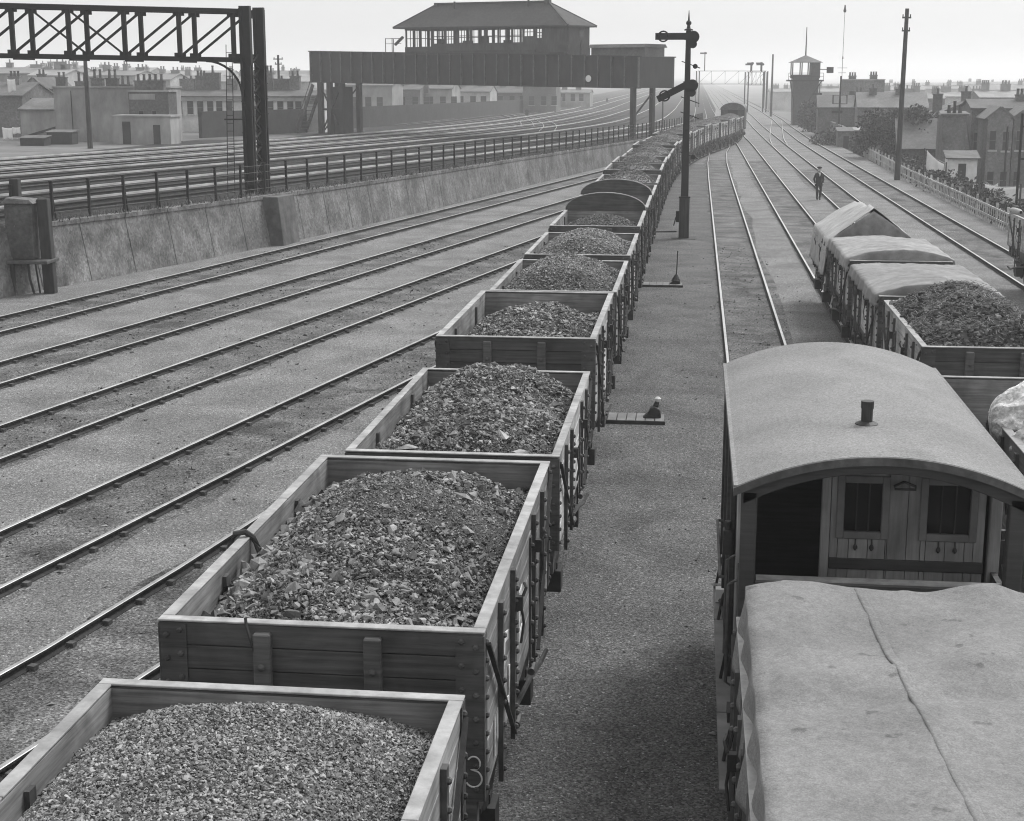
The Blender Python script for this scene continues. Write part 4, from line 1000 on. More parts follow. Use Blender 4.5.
# ------------------------------------------------------------------ walking man
def person():
    t = thing('person', 'man in a dark suit and flat cap walking between two tracks', 'person', (6.62, 84.4, -.16), R(8))
    J = dict(pel=(0, 0, .93), chest=(0, .02, 1.3), neck=(0, .0, 1.47), h1=(0, -.01, 1.56), h2=(0, -.02, 1.68), h3=(0, -.01, 1.75),
             sl=(.18, .01, 1.4), el=(.25, .06, 1.14), wl=(.2, -.1, .96), hl=(.17, -.15, .9), sr=(-.18, .01, 1.4), er=(-.26, .05, 1.14), wr=(-.22, -.09, .96), hr=(-.19, -.14, .9),
             hpl=(.1, 0, .9), kl=(.09, -.1, .5), al=(.07, .02, .1), tl=(.07, -.13, .04), hpr=(-.1, 0, .9), kr=(-.07, .04, .5), ar=(-.04, .16, .12), tr=(-.03, .04, .04))
    rad = dict(pel=.17, chest=.19, neck=.06, h1=.085, h2=.1, h3=.07, sl=.09, el=.068, wl=.055, hl=.05, sr=.09, er=.068, wr=.055, hr=.05, hpl=.115, kl=.085, al=.065, tl=.05, hpr=.115, kr=.085, ar=.065, tr=.05)
    E_ = [('pel', 'chest'), ('chest', 'neck'), ('neck', 'h1'), ('h1', 'h2'), ('h2', 'h3'), ('chest', 'sl'), ('sl', 'el'), ('el', 'wl'), ('wl', 'hl'), ('chest', 'sr'), ('sr', 'er'), ('er', 'wr'), ('wr', 'hr'),
          ('pel', 'hpl'), ('hpl', 'kl'), ('kl', 'al'), ('al', 'tl'), ('pel', 'hpr'), ('hpr', 'kr'), ('kr', 'ar'), ('ar', 'tr')]
    ks = list(J); me = bpy.data.meshes.new('body'); me.from_pydata([J[k] for k in ks], [(ks.index(a), ks.index(b)) for a, b in E_], [])
    o = bpy.data.objects.new('body', me); col.objects.link(o); o.parent = t
    sk = o.modifiers.new('skin', 'SKIN')
    if not me.skin_vertices: bpy.ops.object.select_all(action='DESELECT')
    for i, k in enumerate(ks):
        me.skin_vertices[0].data[i].radius = (rad[k], rad[k] * .85); me.skin_vertices[0].data[i].use_root = (k == 'pel')
    ss = o.modifiers.new('sub', 'SUBSURF'); ss.levels = 2; ss.render_levels = 2
    dg = bpy.context.evaluated_depsgraph_get(); ev = o.evaluated_get(dg); nm = bpy.data.meshes.new_from_object(ev)
    o.modifiers.clear(); o.data = nm; nm.name = 'body'
    nm.materials.clear()
    for k in ('cloth', 'skin'): nm.materials.append(M[k])
    for p in nm.polygons:
        c = p.center; p.use_smooth = True
        p.material_index = 1 if (1.5 < c.z < 1.72 and c.y < .03) or (c.z < .945 and abs(c.x) > .14 and c.y < -.08 and c.z > .8) else 0
    # jacket skirts, collar and cap
    vs = []
    m = MB(); n = 16
    prof = [(1.0, .2), (.82, .215), (.76, .22)]
    for z, r in prof: vs += [(r * math.cos(2 * math.pi * k / n), .02 + r * .8 * math.sin(2 * math.pi * k / n), z) for k in range(n)]
    m.add(vs, [(i * n + k, i * n + (k + 1) % n, (i + 1) * n + (k + 1) % n, (i + 1) * n + k) for i in range(2) for k in range(n)]); m.build('jacket', M['cloth'], t, True)
    m = MB(); m.lathe((0, -.01, 1.73), (0, 0, 1), [(-.02, .11), (.02, .14), (.06, .13), (.085, .05)], 14); m.prism([(-.08, -.1), (.08, -.1), (.07, -.2), (-.07, -.2)], 1.715, 1.735, axis='z'); m.build('cap', M['cloth'], t, True)
    m = MB(); m.lathe((0, -.02, 1.44), (0, 0, 1), [(0, .075), (.05, .07)], 12); m.prism([(-.04, 1.46), (.04, 1.46), (0, 1.28)], -.2, -.16); m.build('collar', M['linen'], t)
person()

# ------------------------------------------------------------------ lattice signal gantry on the left
def gantry():
    x0, y0 = -17.55, 59.4
    t = thing('signal_gantry', 'black lattice steel signal gantry spanning the raised yard at upper left', 'gantry', (x0, y0, 0), R(0))
    # local x runs left along the span, the two trusses stand 1.35 m apart in depth
    ang = math.atan2(-6.0, -17.0); dx, dy = math.cos(ang), math.sin(ang); nxx, nyy = -dy * -1, dx * -1
    S = lambda s, d, z: (dx * s + .085 * d, dy * s + 1.12 * d, z)
    zb, zt, L = 7.02, 8.86, 19.6
    for d in (0, 1.35):
        m = MB(); m.bar(S(-.1, d, zb), S(L, d, zb + .3), .16, .18); m.bar(S(-.1, d, zt), S(L, d, zt + .3), .16, .18); m.build('chord', M['gantry'], t)
        off = 1.0 if d else .35
        P = 2.05; s = .42
        xs_ = []
        while s < L: xs_.append(s); s += P
        for i, s in enumerate(xs_):
            e = .3 * s / L
            mv = MB(); mv.bar(S(s, d, zb + e), S(s, d, zt + e), .17, .12)
            mv.bar(S(s - .22, d, zb + e + .16), S(s + .22, d, zb + e + .16), .03, .14); mv.bar(S(s - .22, d, zt + e - .16), S(s + .22, d, zt + e - .16), .03, .14); mv.build('upright', M['gantry'], t)
            if i + 1 < len(xs_):
                s2 = xs_[i + 1]; e2 = .3 * s2 / L
                md = MB(); md.bar(S(s2, d, zb + e2 + .08), S(s, d, zt + e - .08), .1, .1); md.build('diagonal', M['gantry'], t)
                if (i % 3 == 2 and d == 0) or (i % 3 == 0 and d > 0 and i): MB().bar(S(s, d, zb + e + .08), S(s2, d, zt + e2 - .08), .08, .08).build('diagonal', M['gantry'], t)
    m = MB()
    for k in range(10):
        s = .42 + 2.05 * k; e = .3 * s / L
        m.bar(S(s, 0, zb + e - .09), S(s, 1.35, zb + e - .09), .1); m.bar(S(s, 0, zt + e + .05), S(s, 1.35, zt + e + .05), .08)
    m.build('cross_tie', M['gantry'], t)
    for side, s0 in ((0, -.05), (1, 19.0)):
        for d in (0, 1.35):
            m = MB(); e = .28 if side else 0
            for a in (-.14, .14):
                for b in (-.1, .1):
                    p, q = S(s0 + a * 1.0, d + b, 1.6), S(s0 + a * 1.0, d + b, zt + .12 + e); m.bar(p, q, .11, .11)
            p, q = S(s0, d, 1.6), S(s0, d, zt + .1 + e); m.bar(p, q, .3, .05, up=(0, 1, 0)); m.bar(S(s0, d, zb - .2), S(s0, d, zt + .2 + e), .42, .26, up=(0, 1, 0))
            for k in range(9):
                z = 1.9 + .6 * k; m.bar(S(s0 - .2, d - .18, z), S(s0 + .2, d - .18, z + .55), .05, .02); m.bar(S(s0 - .2, d + .18, z), S(s0 + .2, d + .18, z + .55), .05, .02)
            m.bar(S(s0, d, 1.55), S(s0, d, 1.78), .75, .6)
            m.build('column', M['gantry'], t)
        m = MB()
        for k in range(9):
            z = 1.9 + .6 * k; m.bar(S(s0, .15, z), S(s0, 1.2, z + .55), .05); m.bar(S(s0, .15, z + .55), S(s0, 1.2, z), .05)
        m.build('column_lacing', M['gantry'], t)
    m = MB(); m.path([S(.15, 0, 5.6)] + [S(.15 + 1.35 * (1 - math.cos(q)), 0, 5.6 + 1.38 * math.sin(q)) for q in np.linspace(.15, math.pi / 2, 9)], .05, 6); m.build('knee_brace', M['gantry'], t)
    m = MB()
    for a in (0, .28): m.tube(S(.55 + a, -.1, 1.7), S(.45 + a * .8, -.1, 7.6), .016, n=5)
    for k in range(19): m.tube(S(.55 - .005 * k, -.1, 1.9 + .3 * k), S(.83 - .008 * k, -.1, 1.9 + .3 * k), .01, n=4)
    m.bar(S(0, 0, 4.75), S(.85, -.1, 4.75), .05); m.build('ladder', M['gantry'], t)
gantry()

# relay cabinet by the wall
def cabinet():
    t = thing('equipment_cabinet', 'dark iron cabinet on a raised timber stand at the foot of the retaining wall', 'cabinet', (-20.25, 44.55, -.16), R(3))
    m = MB(); m.box(-.52, .32, -.25, .3, 1.12, 2.8); b = m.build('cabinet_box', M['ironw'], t, bevel=.02)
    m = MB(); m.prism([(-.6, 2.8), (.42, 2.8), (.3, 2.92), (-.42, 2.98)], -.33, .36); m.build('cabinet_lid', M['concrete'], b, bevel=.01)
    m = MB(); m.box(-.46, .26, -.27, -.252, 1.2, 2.72); m.box(.2, .24, -.3, -.27, 1.9, 2.0); m.build('cabinet_door', M['ironw'], b, bevel=.006)
    m = MB(); m.bar((.62, .15, 0), (.56, .15, 2.92), .34, .3); m.build('corner_post', M['darktimber'], t, bevel=.02)
    m = MB(); m.bar((-.42, .5, 0), (-.42, .5, 3.5), .28, .28); m.build('rear_post', M['darktimber'], t, bevel=.02)
    m = MB(); m.box(-2.2, .82, -.55, .5, 1.0, 1.1); m.build('platform', M['ironw'], t, bevel=.012)
    for x in (-.3, -1.6): MB().box(x - .05, x + .05, -.5, -.38, 0, 1.0).build('leg', M['darktimber'], t)
    MB().box(-1.9, -.4, .1, .4, 0, .95).build('cable_box', M['darkwall'], t, bevel=.01)
    m = MB(); m.path([(.05, -.1, 1.0), (.1, -.15, .5), (.2, -.1, 0)], .04, 6); m.path([(.2, .1, 1.0), (.25, .1, .5), (.3, .1, 0)], .03, 6); m.build('cable_pipe', M['iron'], t)
cabinet()

# ------------------------------------------------------------------ signal box carried on a girder bridge
def bridge_box():
    A = Vector((-36.2, 146.0)); B = Vector((-5.2, 128.0)); d = (B - A).normalized(); Ln = (B - A).length
    ang = math.atan2(d.y, d.x)
    t = thing('bridge_signal_box', 'hip roofed signal box standing on a plate girder bridge over the raised yard', 'signal box', (A.x, A.y, 0), ang)
    Lg, D = 36.4, 5.4                                         # local x along the bridge, y away from the camera
    def zb(x): return 5.85 - .011 * x
    def zt(x): return 8.72 - .021 * x
    for y in (0, D):
        m = MB(); m.add([(-.8, y - .03, zb(0)), (Lg, y - .03, zb(Lg)), (Lg, y - .03, zt(Lg)), (-.8, y - .03, zt(0)), (-.8, y + .03, zb(0)), (Lg, y + .03, zb(Lg)), (Lg, y + .03, zt(Lg)), (-.8, y + .03, zt(0))],
                         [(0, 1, 2, 3), (7, 6, 5, 4), (0, 4, 5, 1), (1, 5, 6, 2), (2, 6, 7, 3), (3, 7, 4, 0)])
        for zf in (zb, zt): m.bar((-.85, y, zf(0)), (Lg + .05, y, zf(Lg)), .4, .09)
        m.build('girder', M['girder'], t)
        m = MB(); x = -.6
        while x < Lg:
            m.bar((x, y - .13, zb(x)), (x, y - .13, zt(x)), .1, .2); x += 1.32
        m.build('web_stiffener', M['ironw'], t)
    m = MB()
    for x in (-.75, Lg - .05): m = MB(); m.add([(x, .03, zb(x)), (x, D - .03, zb(x)), (x, D - .03, zt(x)), (x, .03, zt(x)), (x + .06, .03, zb(x)), (x + .06, D - .03, zb(x)), (x + .06, D - .03, zt(x)), (x + .06, .03, zt(x))],
                                     [(0, 1, 2, 3), (7, 6, 5, 4), (0, 4, 5, 1), (1, 5, 6, 2), (2, 6, 7, 3), (3, 7, 4, 0)]); m.build('end_plate', M['girder'], t)
    m = MB(); m.add([(-.7, .1, 8.3), (Lg - .1, .1, 7.5), (Lg - .1, D - .1, 7.5), (-.7, D - .1, 8.3), (-.7, .1, 8.15), (Lg - .1, .1, 7.35), (Lg - .1, D - .1, 7.35), (-.7, D - .1, 8.15)], [(0, 1, 2, 3), (7, 6, 5, 4), (0, 4, 5, 1), (1, 5, 6, 2), (2, 6, 7, 3), (3, 7, 4, 0)])
    m.build('deck', M['darktimber'], t)
    # building
    X0, X1, Y0, Y1 = 10.9, 29.0, .35, 3.7
    zf = lambda x: zt(x) - .05
    z0, z1, zw0, zw1, ze = 8.15, 8.85, 9.05, 10.5, 10.72
    b = MB()
    walls = MB()
    walls.box(X0, X1, Y0, Y0 + .12, z0, 8.98); walls.box(X0, X1, Y1 - .12, Y1, z0, 8.98); walls.box(X0, X0 + .12, Y0 + .12, Y1 - .12, z0, 8.98); walls.box(X1 - .12, X1, Y0 + .12, Y1 - .12, z0, ze)
    walls.box(X0, X1 - .12, Y0, Y0 + .12, 10.45, ze); walls.box(X0, X1 - .12, Y1 - .12, Y1, 10.45, ze); walls.box(X0, X0 + .12, Y0 + .12, Y1 - .12, 10.45, ze)
    walls.box(26.3, X1 - .12, Y0, Y0 + .12, 8.98, 10.45)
    cab = walls.build('cabin_walls', M['cabin'], t)
    # window openings along front and back: posts between, glass only where the photo shows dark panes
    fr = MB(); n = 12; xa, xb = X0 + .05, 26.3
    for y in (Y0 + .02, Y1 - .1):
        ops = [(11.1, 11.98), (12.1, 12.55), (12.7, 13.95), (14.3, 15.45), (15.75, 16.9), (17.2, 18.4), (18.7, 20.0), (20.4, 21.5), (21.7, 23.0), (23.2, 24.2), (24.4, 25.6), (25.75, 26.25)]
        lo = [8.98, 8.98, 9.0, 9.25, 9.2, 9.3, 9.2, 9.2, 9.15, 9.25, 9.75, 9.6]; e0 = xa
        for (a, b_), z in zip(ops, lo):
            fr.box(e0, a, y, y + .08, 8.98, 10.45); e0 = b_
            if z > 8.99: fr.box(a, b_, y + .003, y + .077, 8.98, z)
            fr.box((a + b_) / 2 - .03, (a + b_) / 2 + .03, y + .02, y + .06, z, 10.45); fr.box(a, b_, y + .025, y + .055, (z + 10.45) / 2 - .03, (z + 10.45) / 2 + .03)
        fr.box(e0, xb, y, y + .08, 8.98, 10.45)
    for k in range(4):
        y = Y0 + .15 + (Y1 - Y0 - .3) * k / 3; fr.box(X0 + .02, X0 + .1, y - .09, y + .09, 8.98, 10.45)
    fr.build('window_frames', M['cabin'], cab)
    m = MB()                                                  # things standing inside against the light
    for x, w_, z in ((13.4, .5, 9.7), (16.4, .9, 9.5), (18.5, .6, 9.8), (21.0, .8, 9.5), (24.0, 1.0, 9.6), (25.2, .5, 9.9)): m.box(x, x + w_, 1.9, 2.3, 8.3, z)
    m.box(12, 26, 2.8, 3.1, 8.3, 9.3); m.build('lever_frame', M['iron'], t)
    e = .5; rx0, rx1 = 13.3, 25.8; zr = 12.75; E0, E1, F0, F1 = X0 - 1.0, X1 + .35, Y0 - e, Y1 + e; ym = (Y0 + Y1) / 2; zh = 12.55
    v = [(E0, F0, ze), (E1, F0, ze - .12), (E1, F1, ze - .12), (E0, F1, ze), (rx0, ym, zr), (rx1, ym, zr - .12), (E0, F0, ze - .12), (E1, F0, ze - .24), (E1, F1, ze - .24), (E0, F1, ze - .12)]
    m = MB(); m.add(v, [(0, 1, 5, 4), (1, 2, 5), (2, 3, 4, 5), (3, 0, 4), (6, 9, 8, 7), (0, 6, 7, 1), (1, 7, 8, 2), (2, 8, 9, 3), (3, 9, 6, 0)])
    rf = m.build('roof', M['slatedark'], t)
    m = MB(); m.bar((rx0 - .1, ym, zr + .05), (rx1 + .1, ym, zr - .07), .3, .14); m.box(rx1 - .3, rx1 + .1, ym - .25, ym + .25, zr - .3, zr + .06); m.box(rx0 - .1, rx0 + .3, ym - .25, ym + .25, zr - .2, zr + .12)
    for a, c in ((0, 4), (3, 4), (1, 5), (2, 5)): m.bar(v[a], v[c], .14, .1)
    m.build('ridge_tiles', M['slatedark'], rf)
    for x in (15.8, 24.0): MB().tube((x, ym - .5, zr - .5), (x, ym - .5, zr + .15), .09).build('roof_vent', M['iron'], rf)
    m = MB(); m.box(X1 + .002, X1 + .03, 2.0, 2.6, 9.6, 10.2); m.build('end_window', M['glass'], cab)
    m = MB()
    for x, y in ((8.6, .3), (8.6, 1.4), (9.4, .3)): m.tube((x, y, 8.4), (x, y, 9.8), .035)
    m.bar((8.6, .3, 9.75), (10.5, .3, 9.75), .05); m.bar((8.6, .3, 9.3), (10.5, .3, 9.3), .04); m.bar((9.5, .6, 9.2), (10.3, .8, 9.9), .25, .2); m.build('landing_rail', M['iron'], t)
    m = MB(); m.box(12, 26, -.16, -.05, 8.42, 8.6); m.box(X0, 29, -.1, Y0, 8.25, 8.4); m.build('walkway', M['darktimber'], t)
    m = MB(); m.box(30.6, 35.9, 1.5, 4.6, 7.6, 8.72); m.prism([(1.2, 8.722), (4.9, 8.722), (4.6, 9.0), (1.5, 9.0)], 30.5, 36.0, axis='x'); m.build('deck_hut', M['slate'], t)
    MB().tube((29.9, 1.0, 7.9), (29.9, 1.0, 9.35), .1).build('stove_pipe', M['iron'], t)
    # legs
    zg = 1.0
    for x, yl in ((.5, (0, 2.4, D)), (1.7, (0,)), (3.2, (.1,)), (35.8, (0.02,)), (34.3, (D,))):
        for y in yl: MB().bar((x, y, zg - .3), (x, y, zb(x)), .5 if x < 30 else .36, .4).build('leg', M['girder'], t)
    m = MB()
    for (a, c) in (((.5, 0, zg), (3.2, 0, 5.5)), ((3.2, 0, zg), (.5, 0, 5.5)), ((.5, 0, zg), (.5, D, 5.5)), ((35.8, 0, 3), (34.3, D, 5))): MB().bar(a, c, .12, .1).build('brace', M['girder'], t)
    m.bar((.5, 0, 3.3), (3.2, 0, 3.3), .2); m.build('brace', M['girder'], t); MB().box(.9, 2.9, .4, 1.9, zg - .2, 5.4).build('boarded_store', M['girder'], t)
    m = MB(); m.bar((-2.6, -.2, zg), (-.3, -.2, 5.6), .14, .3); m.bar((-2.6, 1.0, zg), (-.3, 1.0, 5.6), .14, .3)
    for k in range(13): q = k / 13; m.box(-2.6 + 2.3 * q - .15, -2.6 + 2.3 * q + .15, -.2, 1.0, zg + 4.6 * q, zg + 4.6 * q + .05)
    for dy in (-.2,): m.bar((-2.6, dy, zg + 1), (-.3, dy, 6.6), .05); m.bar((-2.6, dy, zg), (-2.6, dy, zg + 1), .05); m.bar((-1.4, dy, zg + 2.4), (-1.4, dy, zg + 3.4), .05)
    m.build('stairs', M['ironw'], t)
    m = MB(); m.lathe((31.5, -.2, 6.2), (0, -1, 0), [(0, .28), (.03, .28)], 16); m.build('round_plate', M['linen'], t)
bridge_box()

# ------------------------------------------------------------------ poles
def pole(name, lb, x, y, z0, h, r, arms=(), r2=None, cat='pole', m_='darktimber', lamps=()):
    t = thing(name, lb, cat, (x, y, z0))
    MB().tube((0, 0, -.3), (0, 0, h), r, r2 or r * .65, 10).build('shaft', M[m_], t)
    for z, L in arms:
        m = MB(); m.box(-L / 2, L / 2, -.06, .06, z - .05, z + .05)
        for s in (-1, 1): m.tube((s * L * .42, 0, z + .05), (s * L * .42, 0, z + .2), .035, n=6)
        m.build('cross_arm', M[m_], t)
    for z in lamps: MB().lathe((0, -.1, z), (0, 0, 1), [(0, .06), (.1, .16), (.5, .14), (.6, .04)], 10).build('lamp', M['iron'], t)
    return t
pole('telegraph_pole', 'tall dark leaning telegraph pole beside the picket fence on the right', 12.88, 101.3, -.2, 10.75, .19, ((10.2, .55), (9.4, .5)), .12).rotation_euler = (0, R(.35), 0)
pole('telegraph_pole', 'dark pole rising behind the gantry truss at far left', -43.6, 107.7, 1.4, 6.6, .2)
x_, z_ = at(278, 55, 155); pole('telegraph_pole', 'small pole with a short cross arm between the gantry and the bridge', x_, 155, 1.1, z_ - 1.1, .17, ((z_ - 1.5, 1.0), (z_ - 2.0, .7)))
x_, z_ = at(391, 48, 260); pole('telegraph_pole', 'slim pole in the haze left of the brick tower', at(773, 55, 260)[0], 260, -.2, at(773, 53, 260)[1], .2)

# ------------------------------------------------------------------ picket fence, hedge and bushes on the right
def picket():
    t = thing('picket_fence', 'low pale picket fence running along the right hand track', 'fence')
    m = MB(); y = 60.0; k = 0
    while y < 134:
        if k < 100: m = MB()
        elif k == 100: m = MB()
        k += 1
        z = -.15; l = random.uniform(-.03, .03); hh = .88 + random.uniform(-.05, .03); x = 13.35 + (.02 * (y - 100) if y > 100 else 0)
        if random.random() > .04:
            m.add([(x - .015, y - .05, z), (x - .015, y + .05, z), (x - .015, y + .05 + l, z + hh - .09), (x - .015, y + l, z + hh), (x - .015, y - .06 + l, z + hh - .09),
                   (x + .015, y - .06, z), (x + .015, y + .06, z), (x + .015, y + .06 + l, z + hh - .09), (x + .015, y + l, z + hh), (x + .015, y - .06 + l, z + hh - .09)],
                  [(0, 1, 2, 3, 4), (9, 8, 7, 6, 5), (0, 5, 6, 1), (1, 6, 7, 2), (2, 7, 8, 3), (3, 8, 9, 4), (4, 9, 5, 0)])
            if k <= 100: m.build('picket', M['frame'], t)
        y += .5
    tag(m.build('pickets', M['frame'], t), kind='stuff')
    m = MB()
    for z in (.15, .6): m.bar((13.4, 56, z), (13.4, 100, z), .06, .09); m.bar((13.4, 100, z), (14.06, 134, z), .06, .09)
    m.build('fence_rail', M['woodpale'], t)
    for k in range(32):
        y = 56 + 2.5 * k; x = 13.45 + (.02 * (y - 100) if y > 100 else 0); MB().box(x, x + .1, y - .05, y + .05, -.2, .85).build('fence_post', M['woodpale'], t)
picket()

def leaves(name, pts_fn, n, size, parent=None, m='leaf', seed=1):
    rg = np.random.default_rng(seed); P = np.array([pts_fn(rg) for _ in range(n)])
    a = rg.normal(size=(n, 3)); a /= np.linalg.norm(a, axis=1)[:, None]; b = np.cross(a, rg.normal(size=(n, 3))); b /= np.linalg.norm(b, axis=1)[:, None]
    s = size * rg.uniform(.6, 1.3, n)[:, None]
    V = np.stack([P - a * s, P + b * s * .55, P + a * s, P - b * s * .55], 1).reshape(-1, 3)
    F_ = np.arange(n * 4).reshape(-1, 4)
    return np_mesh(name, V, F_, M[m], parent)
def bush_pts(clumps):
    w_ = np.array([c[3] ** 2 for c in clumps]); w_ = w_ / w_.sum()
    def f(rg):
        c = clumps[rg.choice(len(clumps), p=w_)]; d = rg.normal(size=3); d /= np.linalg.norm(d); r = c[3] * rg.uniform(.55, 1.05)
        return (c[0] + d[0] * r, c[1] + d[1] * r, c[2] + d[2] * r * .85)
    return f
def tree(lb, x, y, z0, h, w_, n, size, seed, name='tree', trunk=True, cat='tree'):
    t = thing(name, lb, cat, (x, y, z0)); rg = np.random.default_rng(seed)
    cl = [(rg.uniform(-.5, .5) * w_, rg.uniform(-.5, .5) * w_ * .8, h * rg.uniform(.38, .88), w_ * rg.uniform(.16, .3)) for _ in range(16)]
    cl += [(rg.uniform(-.2, .2) * w_, rg.uniform(-.2, .2) * w_, h * .86, w_ * .2), (0, 0, h * .6, w_ * .36)]
    m = MB(); m.tube((0, 0, -.4), (0, 0, h * .5), w_ * .045, w_ * .03, 8)
    for c in cl[:7]: m.tube((0, 0, h * .32), (c[0], c[1], c[2]), w_ * .022, w_ * .006, 5)
    m.build('trunk', M['bark'], t)
    leaves('crown', bush_pts(cl), n, size, t, seed=seed)
    return t
tree('broad dark tree behind the trackside hut and telegraph pole', 16.4, 128, -2.5, 6.7, 5.6, 8000, .15, 3)
tree('dark rounded bush at the foot of the brick tower', at(812, 130, 190)[0], 190, -1.2, 4.4, 5.2, 3000, .17, 4, name='bush', cat='bush')
tree('low dark bush between the tower and the trackside hut', at(838, 145, 150)[0] + .6, 152, -1.5, 2.9, 4.4, 2600, .15, 5, name='bush', cat='bush')
tree('small tree beside the pale shed on the right', 22.4, 128, -2.5, 5.0, 4.0, 2600, .16, 8)
def hedge():
    t = thing('hedge', 'dark straggling hedge behind the picket fence', 'hedge')
    def f(rg):
        y = rg.uniform(62, 132); w_ = 1.05 + .35 * math.sin(y * .7) + .25 * math.sin(y * 1.9)
        x = 15.0 + (.03 * (y - 100) if y > 100 else 0) + rg.normal() * .6; z = -1.3 + rg.uniform(0, 1) ** .6 * (w_ * .5 + 1.1)
        return (x, y, z)
    leaves('foliage', f, 22000, .13, t, seed=6)
    m = MB()
    for k in range(90):
        y = 62 + 70 * k / 90; x = 15.3 + (.03 * (y - 100) if y > 100 else 0) + random.uniform(-.3, .3); m.tube((x, y, -1.6), (x + random.uniform(-.2, .2), y, -.5), .03, .015, 5)
    m.build('stems', M['bark'], t)
hedge()

# ------------------------------------------------------------------ houses and other buildings
def slab(m, p0, p1, p2, p3, th, mi=0):                        # a roof plane with thickness
    n = (Vector(p1) - Vector(p0)).cross(Vector(p3) - Vector(p0)).normalized() * th
    if n.z < 0: n = -n
    lo = [Vector(p) for p in (p0, p1, p2, p3)]; up = [p + n for p in lo]
    m.add(lo + up, [(3, 2, 1, 0), (4, 5, 6, 7), (0, 1, 5, 4), (1, 2, 6, 5), (2, 3, 7, 6), (3, 0, 4, 7)], mi)
def chimney(root, x, y, z0, z1, w=.9, d=.5, pots=3, m='brick', pot=.45, potm='slate'):
    c = MB().box(x - w / 2, x + w / 2, y - d / 2, y + d / 2, z0, z1)
    c.box(x - w / 2 - .05, x + w / 2 + .05, y - d / 2 - .05, y + d / 2 + .05, z1 + .002, z1 + .1)
    o = c.build('chimney', M[m], root)
    for k in range(pots):
        q = MB(); px = x - w / 2 + w * (k + .5) / pots; q.lathe((px, y, z1 + .1), (0, 0, 1), [(0, .13), (pot * .8, .1), (pot * .85, .13), (pot, .12)], 8); q.build('chimney_pot', M[potm], o)
    return o
def window(root, x, y, z, w, h, face, sill='frame'):          # face: 'y-' towards the camera, 'x-' towards the line
    m, g, s_ = MB(), MB(), MB()
    def bx(mb, a0, a1, b0, b1, d0, d1):
        if face == 'y-': mb.box(x + a0, x + a1, y - d1, y - d0, z + b0, z + b1)
        else: mb.box(x - d1, x - d0, y + a0, y + a1, z + b0, z + b1)
    bx(g, -w / 2, w / 2, 0, h, .004, .012)
    t = .04
    bx(m, -w / 2 - t, -w / 2, -t, h + t, .003, .03); bx(m, w / 2, w / 2 + t, -t, h + t, .003, .03); bx(m, -w / 2, w / 2, h, h + t, .003, .03); bx(m, -w / 2, w / 2, h / 2 - .02, h / 2 + .02, .013, .025)
    bx(s_, -w / 2 - .12, w / 2 + .12, -t - .12, -t, .003, .16)
    o = m.build('window', M['brick'], root); g.build('pane', M['glass'], o); s_.build('sill', M[sill], o); return o
def house(lb, x, y, z0, w, d, eave, ridge, rz=0, axis='x', wall='brick', roof='slate', chims=(), wins=(), name='house', cat='house', group=None, lean=None, parapet=False, chimm='brick'):
    """w along local x, d along local y (local y = 0 is the near face); ridge runs along axis"""
    t = thing(name, lb, cat, (x, y, z0), rz, group)
    m = MB(); e, r = eave - z0, ridge - z0
    if parapet or r <= e + .05:
        m.box(0, w, 0, d, -1, e); m.build('wall', M[wall], t)
        MB().box(.2, w - .2, .2, d - .2, e - .3, e - .1).build('roof', M[roof], t) if not parapet else MB().box(-.08, w + .08, -.08, d + .08, e + .002, e + .14).build('coping', M['render'], t)
    elif axis == 'x':
        m.prism([(0, -1), (d, -1), (d, e), (d / 2, r), (0, e)], 0, w, axis='x'); m.build('wall', M[wall], t)
        q = MB(); slab(q, (-.15, -.25, e - .25 * (r - e) / (d / 2) + .02), (w + .15, -.25, e - .25 * (r - e) / (d / 2) + .02), (w + .15, d / 2, r + .02), (-.15, d / 2, r + .02), .12)
        slab(q, (-.15, d + .25, e - .25 * (r - e) / (d / 2) + .02), (w + .15, d + .25, e - .25 * (r - e) / (d / 2) + .02), (w + .15, d / 2, r + .02), (-.15, d / 2, r + .02), .11); q.build('roof', M[roof], t)
    else:
        m.prism([(0, -1), (w, -1), (w, e), (w / 2, r), (0, e)], 0, d, axis='y'); m.build('wall', M[wall], t)
        q = MB(); k = (r - e) / (w / 2)
        slab(q, (-.2, -.12, e - .2 * k + .02), (-.2, d + .12, e - .2 * k + .02), (w / 2, d + .12, r + .02), (w / 2, -.12, r + .02), .12)
        slab(q, (w + .2, -.12, e - .2 * k + .02), (w + .2, d + .12, e - .2 * k + .02), (w / 2, d + .12, r + .02), (w / 2, -.12, r + .02), .11); q.build('roof', M[roof], t)
    for cx_, cy_, h, wd, pots in chims: chimney(t, cx_, cy_, min(e, r) - .5, r + h, wd, .55, pots, chimm, potm='slate' if chimm == 'brick' else 'slatepale')
    for wx_, wz_, ww, wh, face in wins:
        if face == 'y-': window(t, wx_, -.002, wz_, ww, wh, 'y-')
        else: window(t, -.002, wx_, wz_, ww, wh, 'x-')
    return t

Z = -2.5
